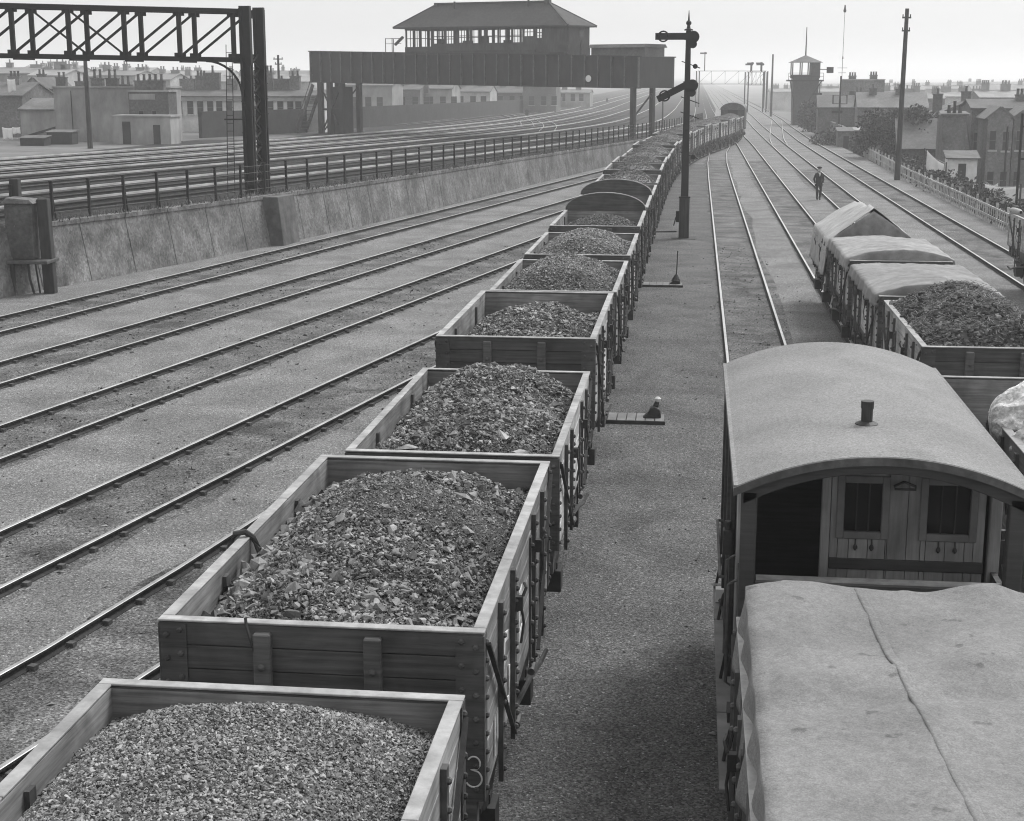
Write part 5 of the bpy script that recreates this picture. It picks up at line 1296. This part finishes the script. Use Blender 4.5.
# --- right hand side: the brick house nearest the frame edge and its neighbours
# drain pipe and frame mast in front of the house
xm, zm = at(1012, 120, 90); pole('drain_pole', 'thin dark pole in front of the brick house at the right edge', at(1003, 195, 88)[0], 88, Z, 6.2, .06, r2=.05)
t = thing('timber_mast', 'dark timber frame cut by the right edge beside the brick house', 'mast', (at(1020, 150, 75)[0], 75, Z))
m = MB(); m.bar((0, 0, 0), (0, 0, 7.2), .1); m.bar((.9, 0, 0), (.9, 0, 7.2), .1); m.bar((0, 0, 5.1), (.9, 0, 5.1), .09); m.bar((0, 0, 6.6), (.9, 0, 6.6), .09); m.build('frame', M['gantry'], t)
house('brick house with a broad chimney stack standing in the middle of the right hand houses', at(941, 150, 118)[0], 118, Z, 1.7, 4.0, 3.55, 3.7, R(-3), 'x', chims=(), wins=(), name='chimney_stack', cat='chimney')
t = bpy.data.objects.get('chimney_stack'); m = MB(); m.box(-.22, 1.92, -.2, 1.2, 6.07, 6.22); m.build('pale_cap', M['render'], t)
for k in range(3): MB().lathe((.45 + .4 * k, .5, 6.2), (0, 0, 1), [(0, .15), (.5, .1), (.9 if k == 1 else .6, .12)], 8).build('chimney_pot', M['darkwall'], t)
house('slate roofed cottage left of the broad chimney stack', at(898, 150, 124)[0], 124, Z, 5.2, 6.5, .9, 3.0, R(-3), 'x', chims=((.9, 3, .3, .8, 2),), wins=((1.2, .6, .6, 1.2, 'y-'), (3.4, .6, .6, 1.2, 'y-')), wall='brick')
house('sooty house with a steep side gable behind the broad chimney stack', at(925, 130, 138)[0], 138, Z, 7.5, 8, 2.7, 4.3, R(-3), 'y', chims=((1.2, 3, .5, .8, 1), (3.6, 3, .7, .8, 1)), wins=((2, 2.8, .7, 1.2, 'y-'), (5.2, 2.8, .7, 1.2, 'y-')))
house('long low brick range joining the chimney stack to the gabled house', at(958, 150, 130)[0], 130, Z, 7, 6, 2.2, 3.5, R(-3), 'x', chims=((5, 3, .5, 1.0, 3),), wins=((1.5, 2.4, .6, 1.2, 'y-'),))
house('big flat topped block behind the dark tree', at(843, 100, 215)[0], 215, Z, 5.4, 9, 5.85, 5.85, R(-3), wall='brick', parapet=True, chims=((1.2, 2, .5, 1.0, 3), (4.0, 2, .6, 1.0, 3)), name='tall_block', cat='building', wins=((1.2, 5.6, .8, 1.3, 'y-'), (3.8, 5.6, .8, 1.3, 'y-')))
house('pair of square chimney topped houses behind the dark tree', at(858, 110, 165)[0], 165, Z, 7.0, 7, 3.2, 4.6, R(-3), 'x', chims=((1.6, 3, .45, .75, 1), (4.3, 3, .4, .75, 1)), wins=((2, 3.2, .7, 1.2, 'y-'), (5, 3.2, .7, 1.2, 'y-')))
house('low sooty range with long roof left of the dark tree', at(818, 110, 175)[0], 175, Z + .5, 6, 6, 3.0, 4.2, R(-3), 'x', chims=((4.5, 3, .4, .9, 2),))
# yards: pale sheds, washing
t = thing('garden_shed', 'white fronted shed with dark lean-to roof below the right hand houses', 'shed', (at(947, 170, 104)[0], 104, -1.6), R(-3))
MB().box(0, 1.9, 0, 1.6, -1, 2.75).build('wall', M['white'], t); m = MB(); slab(m, (-.15, -.3, 2.7), (2.05, -.3, 2.7), (2.05, 1.8, 3.1), (-.15, 1.8, 3.1), .08); m.build('roof', M['slate'], t)
MB().box(.7, 1.2, -.02, -.004, .2, 2.4).build('door', M['darkwall'], t)
t = thing('garden_shed', 'low dark lean-to between the white shed and the hedge', 'shed', (at(962, 185, 93)[0], 93, -1.9), R(-3))
MB().box(0, 2.4, 0, 2.2, -1, .9).build('wall', M['darkwall'], t); m = MB(); slab(m, (-.1, -.3, .85), (2.5, -.3, .85), (2.5, 2.3, 1.5), (-.1, 2.3, 1.5), .08); m.build('roof', M['slate'], t)
house('small white outhouse wall right of the low lean-to', at(1002, 190, 86)[0], 86, -2.0, 2.6, 2, -.1, .3, R(-3), 'x', wall='brickpale', name='outhouse', cat='outhouse')
def linen(lb, xa_, za, xb, zb_, Y, h, sag=.12, seed=1):
    L = xb - xa_
    def fn(a, b): 
        z = za + (zb_ - za) * a - sag * 4 * a * (1 - a) - b * h * (1 + .1 * math.sin(a * 6 + seed)); return (xa_ + L * a, Y + .06 * math.sin(a * 14 + seed) * b, z)
    tag(grid('hung_sheet', 17, 7, fn, M['linen'], None, True, .01), lb, 'washing', 'white washing hung in the back yards')
for lb, p0, p1, Y, h, sd in (('sloping white sheet hung left of the white shed', (927, 150), (944, 164), 103, 1.2, 1), ('long white sheet hung on a line at the right edge', (985, 184), (1018, 186), 84, .9, 2), ('small white cloth above the lean-to roof', (988, 184), (998, 183), 92, .4, 3)):
    (a, b), (c, d) = at(*p0, Y), at(*p1, Y); linen(lb, a, b, c, d, Y, h, seed=sd)
    t = thing('washing_line', 'washing line posts carrying the ' + lb.split(' hung')[0].split(' above')[0], 'washing line', (0, 0, 0))
    for xx, zz in ((a - .15, b), (c + .15, d)): MB().tube((xx, Y, Z - .2), (xx, Y, zz + .12), .05, n=6).build('line_post', M['darktimber'], t)
    MB().path([(a - .15, Y, b + .02), ((a + c) / 2, Y, (b + d) / 2 - .1), (c + .15, Y, d + .02)], .012, 4).build('line', M['frame'], t)
# trackside hut and wall
t = thing('trackside_hut', 'narrow dark trackside hut beside the rightmost track', 'hut', (13.55, 136, -.2))
MB().box(0, .85, 0, 1.1, -.3, 1.95).build('wall', M['darktimber'], t); m = MB(); slab(m, (-.12, -.15, 2.0), (1.0, -.15, 2.0), (1.0, 1.3, 2.2), (-.12, 1.3, 2.2), .06); m.build('roof', M['render'], t); MB().box(.2, .65, -.03, -.003, 0, 1.7).build('door', M['darkwall'], t)
t = thing('trackside_hut', 'pale fronted low hut left of the dark trackside hut', 'hut', (13.2, 148, -.3)); MB().box(0, 2.6, 0, 2, -.5, 1.6).build('wall', M['brick'], t); m = MB(); slab(m, (-.12, -.2, 1.6), (2.7, -.2, 1.6), (2.7, 2.1, 1.9), (-.12, 2.1, 1.9), .07); m.build('roof', M['slate'], t)
MB().box(.5, 1.0, -.03, -.003, 0, 1.2).build('door', M['darkwall'], t)
t = thing('boundary_wall', 'sooty brick boundary wall running away beyond the hut', 'wall'); m = MB()
for k in range(12): m.box(14.4 + .12 * k, 14.65 + .12 * k, 150 + 9 * k, 158.9 + 9 * k, -1, 1.5)
m.build('wall', M['brick'], t)
# tall signal tower
def tower():
    x0, Y, w_ = at(791, 100, 215)[0], 215.0, 3.75
    t = thing('signal_tower', 'tall narrow signal tower with glazed cabin, pointed roof and mast', 'signal tower', (x0, Y, -.3))
    m = MB(); m.add([(.35, .3, -1), (w_ - .25, .3, -1), (w_ - .25, 3.7, -1), (.35, 3.7, -1), (.15, 0, 6.4), (w_ - .1, 0, 6.4), (w_ - .1, 4, 6.4), (.15, 4, 6.4)], [(0, 1, 5, 4), (1, 2, 6, 5), (2, 3, 7, 6), (3, 0, 4, 7), (4, 5, 6, 7)]); m.build('tower_wall', M['iron'], t)
    m = MB(); m.box(-.5, w_ + .5, -.5, 4.5, 6.0, 6.2); m.build('balcony', M['gantry'], t)
    m = MB()
    for x in (-.45, 1.0, 2.6, w_ + .45): m.tube((x, -.45, 6.2), (x, -.45, 7.1), .03, n=5)
    m.bar((-.45, -.45, 7.1), (w_ + .45, -.45, 7.1), .05); m.bar((-.45, -.45, 6.65), (w_ + .45, -.45, 6.65), .04); m.build('balcony_rail', M['gantry'], t)
    m = MB()
    for x in (0, w_ * .33, w_ * .62, w_ - .15): m.box(x, x + .15, 0, .12, 6.4, 8.5); m.box(x, x + .15, 3.88, 4, 6.4, 8.5)
    m.box(w_ - 1.2, w_, .12, 3.8, 6.4, 8.5); m.box(0, w_, 0, .1, 6.4, 6.9); m.box(0, w_, 3.9, 4, 6.4, 6.9); m.build('cabin', M['iron'], t)
    ze, zr = 8.5, 9.5; m = MB(); e = .35
    v = [(-e, -e, ze), (w_ + e, -e, ze), (w_ + e, 4 + e, ze), (-e, 4 + e, ze), (w_ / 2, 2, zr)]; m.add(v, [(0, 1, 4), (1, 2, 4), (2, 3, 4), (3, 0, 4), (3, 2, 1, 0)]); m.build('roof', M['slate'], t)
    MB().tube((w_ / 2, 2, 9.4), (w_ / 2, 2, 13.2), .1, .05, 8).build('mast', M['gantry'], t)
    for x in (-.2, w_ + .2): MB().bar((x, -.2, 6.0), (x * .3 + .6, .0, 2.5), .12).build('strut', M['gantry'], t)
    m = MB(); m.bar((w_, .5, 7.6), (w_ + 1.7, .5, 7.55), .1); m.box(w_ + .9, w_ + 1.8, .4, .6, 7.1, 7.9); m.build('side_signal', M['gantry'], t)
tower()
def doll(lb, px, py_b, py_t, Y, zb, arms, r=.09, platform=None):
    x, zt = at(px, py_t, Y)
    t = thing('signal_post', lb, 'signal', (x, Y, zb)); MB().tube((0, 0, -.2), (0, 0, zt - zb), r, r * .6, 8).build('post', M['gantry'], t)
    for pya, L in arms:
        z = at(px, pya, Y)[1] - zb; m = MB(); m.box(*sorted((0, L)), -.1, -.06, z - .12, z + .12); m.lathe((-.15 * (1 if L > 0 else -1), -.1, z), (0, 1, 0), [(-.04, .16), (.04, .16)], 10); m.build('arm', M['gantry'], t)
    if platform:
        z = at(px, platform, Y)[1] - zb; m = MB(); m.box(-.7, .7, -.5, .5, z, z + .06)
        for a in (-.7, .7): m.tube((a, -.5, z), (a, -.5, z + .9), .03, n=5); m.tube((a, .5, z), (a, .5, z + .9), .03, n=5)
        m.bar((-.7, -.5, z + .9), (.7, -.5, z + .9), .04); m.bar((-.7, .5, z + .9), (.7, .5, z + .9), .04); m.build('platform', M['gantry'], t)
    return t
doll('thin tall signal mast with a caged platform right of the brick tower', 841, 132, 76, 165, -.4, ((112, -.8),), .12, 104)
doll('short signal post just right of the brick tower', 820, 120, 84, 200, -.4, ((94, -.9), (101, .6)), .09)
xl, zl = at(846, 6, 165)
t = thing('lamp_mast', 'very thin lamp mast rising high against the sky on the right', 'lamp mast', (xl, 166, -.4)); MB().tube((0, 0, 0), (0, 0, zl + .2), .035, .02, 6).build('shaft', M['concrete'], t)
MB().lathe((0, 0, zl - .2), (0, 0, 1), [(0, .1), (.15, .16), (.5, .08), (.75, .06)], 10).build('lamp', M['iron'], t)
MB().lathe((0, -.05, at(846, 55, 166)[1]), (0, 0, 1), [(0, .07), (.25, .05)], 8).build('lower_lamp', M['iron'], t)
m = MB(); z = at(846, 64, 166)[1]; m.bar((-.5, 0, z), (.5, 0, z), .04); m.bar((-.4, 0, z - .5), (.4, 0, z - .5), .04); m.build('cross_arm', M['concrete'], t)
# distant signal gantry over the fan of tracks
def far_gantry(lb, pxa, pxb, Y, pyt, pyb, dolls):
    xa_, zt = at(pxa, pyt, Y); xb, zb_ = at(pxb, pyb, Y)
    t = thing('signal_gantry', lb, 'gantry', (0, Y, 0)); m = MB()
    for z in (zt, zb_): m.bar((xa_, 0, z), (xb, 0, z), .1)
    n = max(4, int((xb - xa_) / (zt - zb_)))
    for k in range(n):
        a, b = xa_ + (xb - xa_) * k / n, xa_ + (xb - xa_) * (k + 1) / n; m.bar((a, 0, zb_), (b, 0, zt), .045); m.bar((a, 0, zb_), (a, 0, zt), .05)
    m.build('truss', M['gantry'], t)
    m = MB()
    for x in (xa_, xb): m.bar((x - .3, 0, -.3), (x - .3, 0, zt), .22); m.bar((x + .3, 0, -.3), (x + .3, 0, zt), .22)
    m.build('column', M['gantry'], t)
    for px, py in dolls:
        x, z = at(px, py, Y); m = MB(); m.tube((x, 0, zt), (x, 0, z), .1, n=6); m.box(x - 1.0, x, -.1, -.05, z - .4, z - .1); m.lathe((x + .2, -.1, z - .25), (0, 1, 0), [(-.05, .22), (.05, .22)], 8); m.build('signal_arm', M['gantry'], t)
far_gantry('faint lattice signal gantry in the haze right of the semaphore post', 698, 766, 330, 71, 84, ((705, 52), (752, 62), (761, 62)))
far_gantry('second faint gantry frame in the haze before the tower', 747, 765, 290, 72, 85, ((751, 63), (762, 63)))
x, z = at(651, 82, 118)
doll('slender signal post behind the bridge end', 663, 130, 96, 175, .9, ((97, -.7),), .1)
# small platelayers' heaps and signals among the raised tracks
for k, (px, py) in enumerate(((527, 116), (557, 104), (607, 100))):
    x, y = un(px, py, .4); t = thing('ground_signal', ['nearest', 'middle', 'farthest'][k] + ' small dark ground signal among the raised tracks', 'ground signal', (x, y, zu(y) - .18)); m = MB(); m.box(-.25, .25, -.2, .2, 0, .5); m.lathe((0, -.2, .75), (0, 1, 0), [(0, .3), (.08, .3)], 12); m.build('signal_case', M['iron'], t)

# --- left hand side
wl = [(-47.2, 118), (-43.0, 129.5), (-38.5, 148), (-35.2, 185), (-32.2, 222), (-29.5, 290), (-27, 380)]
t = thing('boundary_wall', 'long dark boundary wall beyond the raised yard', 'wall'); m = MB()
P = [(-42.8, 131), (-38.5, 148), (-36.0, 170), (-34.5, 190), (-32.2, 222), (-30.4, 260), (-28.5, 330)]
for (xa_, ya), (xb, yb) in zip(P, P[1:]):
    za, zb_ = zu(ya) - .2, zu(yb) - .2
    m.add([(xa_, ya, za - .5), (xb, yb, zb_ - .5), (xb, yb, zb_ + 2.3), (xa_, ya, za + 2.3), (xa_ - .3, ya, za - .5), (xb - .3, yb, zb_ - .5), (xb - .3, yb, zb_ + 2.3), (xa_ - .3, ya, za + 2.3)], [(0, 1, 2, 3), (7, 6, 5, 4), (0, 4, 5, 1), (1, 5, 6, 2), (2, 6, 7, 3), (3, 7, 4, 0)])
m.build('wall', M['darkwall'], t)
def lb_house(lb, pxa, pxb, pyb, pye, pyr, Y, d=7, **k):       # a building whose near face spans two sight lines
    xa_, ze = at(pxa, pye, Y); xb = at(pxb, pye, Y)[0]; zr = at(pxa, pyr, Y)[1]
    return house(lb, xa_, Y, zu(Y) - .3, xb - xa_, d, ze, zr, 0, **k)
o = lb_house('broad blank rendered building with tall chimneys on its roof, left of the gantry column', 53, 170, 142, 88, 88, 122, 2.6, wall='render', parapet=True, name='blank_building', cat='building')
wdt = at(170, 88, 122)[0] - at(53, 88, 122)[0]
for px, n_ in ((76, 2), (92, 2), (107, 2), (120, 2)):
    chimney(o, at(px, 90, 122)[0] - at(53, 90, 122)[0], 1.3, 3.2, 4.6 + .25 * (px % 3), .95, .6, n_, 'brick', .7)
MB().box(.15 * wdt, .155 * wdt, -.08, -.003, 0, 4.2).build('drain_pipe', M['darkwall'], o)
o = lb_house('sooty brick house with pale parapet behind the two door shed', 128, 168, 140, 92, 92, 120, 2.0, wall='brick', parapet=True, wins=((1.0, 2.0, .35, .6, 'y-'), (2.1, 2.0, .35, .6, 'y-')))
MB().box(.1, 2.2, -.05, -.003, 3.5, 3.95).build('pale_band', M['render'], o); chimney(o, 1.5, 1.0, 3.5, 4.9, 2.4, .6, 5, 'brick', .5)
o = lb_house('low shed with two dark doorways beside the raised yard', 112, 170, 142, 117, 117, 116.5, 2.4, wall='render', parapet=True, name='two_door_shed', cat='shed')
wd = at(170, 130, 116.5)[0] - at(112, 130, 116.5)[0]
for a, b, zt_ in ((.17, .31, 1.85), (.7, .82, 1.6)): MB().box(a * wd, b * wd, -.02, -.004, .1, zt_).build('doorway', M['darkwall'], o)
o = lb_house('sloping roofed workshop wall at far left below the houses', 20, 56, 140, 110, 100, 124, 6, wall='render', axis='x', name='workshop', cat='workshop')
MB().bar((.3, -.05, .4), (4.6, -.05, 1.6), .1, .2).build('stair_string', M['darkwall'], o)
o = lb_house('dark roofed house at the far left edge with a washing line', -20, 22, 140, 96, 84, 132, 7, wall='brick', axis='x', chims=((2, 3, .6, 1, 3), (6.4, 3, .5, .9, 2)), wins=((5, 2.2, .7, 1.3, 'y-'), (7, 2.2, .7, 1.3, 'y-')))
lb_house('hazy house with a plain gable between the far left houses', 16, 52, 130, 96, 78, 148, 7, wall='render', axis='y', chims=((1.5, 3, .3, .8, 2),), wins=((1.8, 3.0, .8, 1.3, 'y-'), (3.6, 3.0, .8, 1.3, 'y-')))
# arcaded pale terrace
o = lb_house('long pale terrace with a row of dark windows left of the bridge', 171, 322, 116, 97, 91, 150, 7, wall='stucco', axis='x', name='pale_terrace', cat='terrace')
x0 = at(171, 110, 150)[0]
for px in (179, 190, 200, 210, 219, 229, 260, 270, 280, 290, 298):
    xx, z = at(px, 113, 150); window(o, xx - x0, -.002, z - zu(150) + .3 - .1, .55, 1.3, 'y-', 'brickpale')
MB().box(0, at(322, 100, 150)[0] - x0, -.25, -.003, at(200, 98, 150)[1] - zu(150) + .0, at(200, 98, 150)[1] - zu(150) + .35).build('cornice', M['render'], o)
for k, px in enumerate((176, 190, 202, 222, 240, 258, 272, 286)): chimney(o, at(px, 92, 150)[0] - x0, 3.5, 4.2, 5.2 + .3 * (k % 3), 1.0 if k % 2 else 1.5, .6, (2, 3, 1, 2)[k % 4], 'brick', .3 + .2 * (k % 3))
for k, (a, b, Y, z) in enumerate(((20, 44, 112, 1.5), (47, 72, 115, 1.6))):
    xa_, _ = at(a, 140, Y); xb, _ = at(b, 140, Y); t = thing('goods_shelter', ['low dark heap of timber at the far left edge', 'low dark lineside box in front of the blank building'][k], 'lineside box', (xa_, Y, zu(Y) - .18)); MB().box(0, xb - xa_, 0, 1.2, 0, .55 + .35 * k).build('box_body', M['darkwall'], t); m = MB(); slab(m, (-.1, -.1, .56 + .35 * k), (xb - xa_ + .1, -.1, .56 + .35 * k), (xb - xa_ + .1, 1.3, .7 + .35 * k), (-.1, 1.3, .7 + .35 * k), .05); m.build('box_lid', M['slate'], t)
for lb, p0, p1, Y, h in (('bright white washing at the far left edge', (2, 127), (12, 128), 118, .9), ('bright white cloth right of the far left washing', (12, 127), (20, 127), 118, .5), ('two white sheets high on the far left house', (7, 79), (15, 79), 131, 1.1)):
    (a, b), (c, d) = at(*p0, Y), at(*p1, Y); linen(lb, a, b, c, d, Y, h, .05)
# houses in the haze under and beyond the bridge, and the far skyline
rs = random.Random(4)
# narrow gabled back wings of the terrace at the right edge
PW = [(988, 1013, 'y', 'first narrow gabled brick wing from the left at the right edge'), (1014, 1042, 'y', 'second narrow gabled brick wing, cut by the right edge')]
for a, b, ax, lb in PW:
    xa_ = at(a, 120, 119)[0]; W_ = at(b, 120, 119)[0] - xa_
    house(lb, xa_, 119, Z, W_, 7, 3.35, 4.1, R(-2), ax, wins=((W_ * .24, 3.55, .42, 1.35, 'y-'), (W_ * .76, 3.5, .42, 1.35, 'y-'), (W_ * .24, .6, .45, 1.3, 'y-'), (W_ * .76, .6, .45, 1.3, 'y-')), group='narrow gabled brick wings')
xa_ = at(976, 120, 122)[0]; house('set back brick wall and roof linking the gabled wings, with chimneys', xa_, 124, Z, 9, 6, 3.9, 4.5, R(-2), 'x', chims=((4.2, 2.5, .4, 1.2, 4),), wins=((.5, 3.3, .45, 1.3, 'y-'), (.5, .8, .45, 1.3, 'y-')), name='house')
far = [(345, 392, 86, 82, 235), (393, 420, 90, 85, 245), (421, 452, 89, 82, 250), (452, 490, 92, 86, 262), (492, 522, 93, 87, 275), (523, 556, 86, 82, 268), (556, 590, 93, 90, 330)]
nm = ['first pale hazy building under the bridge, right of its left legs', 'second hazy building seen under the bridge', 'third hazy building seen under the bridge', 'fourth hazy building with a long roof under the bridge', 'fifth hazy building seen under the bridge', 'taller hazy block under the middle of the bridge', 'last faint house under the bridge, by the fan of tracks']
for (a, b, e, r_, Y), lb in zip(far, nm):
    o = lb_house(lb, a, b, 115, e, r_, Y, 9, wall=rs.choice(['render', 'brick', 'brickpale']), axis='x', chims=((1.5, 4, .8, 1.2, 3), (4.5, 4, .8, 1.2, 3)), wins=((1.5, 1.5, .9, 1.5, 'y-'), (3.6, 1.5, .9, 1.5, 'y-'), (5.4, 1.5, .9, 1.5, 'y-')), group='hazy houses beyond the bridge')
SK = [(-30, 30, 74, 68, 210), (28, 62, 76, 70, 205), (60, 100, 77, 72, 225), (98, 135, 76, 71, 215), (133, 170, 80, 74, 220), (168, 215, 82, 76, 230), (212, 262, 82, 77, 225), (258, 312, 82, 75, 240), (20, 75, 70, 66, 320), (90, 150, 72, 68, 330), (160, 230, 76, 71, 330), (235, 310, 76, 71, 340)]
ws = ['at the left edge', 'above the dark roofed left house', 'above the workshop', 'above the blank building', 'above the parapet house', 'above the left end of the pale terrace', 'above the middle of the pale terrace', 'above the right end of the pale terrace', 'farthest at upper left', 'faint behind the gantry truss', 'faint left of the gantry column', 'faint right of the gantry column']
for (a, b, e, r_, Y), w_ in zip(SK, ws):
    W_ = at(b, e, Y)[0] - at(a, e, Y)[0]
    lb_house('hazy skyline house row ' + w_, a, b, 120, e, r_, Y, 9, wall=rs.choice(['render', 'brickpale']), roof='slatepale', chimm='render', axis='x', chims=[(W_ * (k + rs.uniform(.2, .8)) / 3, 4.5, rs.uniform(.2, 1.1), rs.uniform(.6, 1.8), rs.choice([1, 2, 3])) for k in range(3)], group='skyline house rows on the left')  # pale walls, roofs and chimneys carry extra haze in their colour
RK = [(868, 905, 97, 92, 250), (903, 945, 99, 94, 235), (942, 985, 97, 93, 260), (980, 1040, 98, 92, 220), (880, 925, 90, 86, 420), (922, 975, 89, 86, 440), (972, 1035, 90, 85, 400), (840, 885, 88, 85, 460), (800, 842, 92, 89, 400), (770, 800, 92, 89, 420), (880, 960, 85, 83, 640), (955, 1040, 84, 82, 660), (815, 880, 86, 84, 620)]
wr_ = ['behind the pair of square chimneys', 'above the cottage', 'above the broad chimney stack', 'above the gabled house at the right edge', 'faint beyond the telegraph pole', 'faint beyond the broad chimney stack', 'faint beyond the right edge house', 'faint behind the flat topped block', 'faint just right of the tower', 'faint just left of the tower', 'palest on the horizon right of the telegraph pole', 'palest on the horizon at the right edge', 'palest on the horizon right of the tower']
for (a, b, e, r_, Y), w_ in zip(RK, wr_):
    xa_, ze = at(a, e, Y); xb = at(b, e, Y)[0]; W_ = xb - xa_
    house('hazy skyline house row ' + w_, xa_, Y, Z, W_, 9, ze, at(a, r_, Y)[1], 0, wall=rs.choice(['brick', 'brickpale', 'render']), roof='slatepale', chimm='render', axis='x', chims=[(W_ * (k + rs.uniform(.2, .8)) / 3, 4.5, rs.uniform(.5, 1.1), rs.uniform(.9, 1.6), rs.choice([2, 3, 4])) for k in range(3)], group='skyline house rows on the right')  # roof and chimney tones carry extra haze in their colour
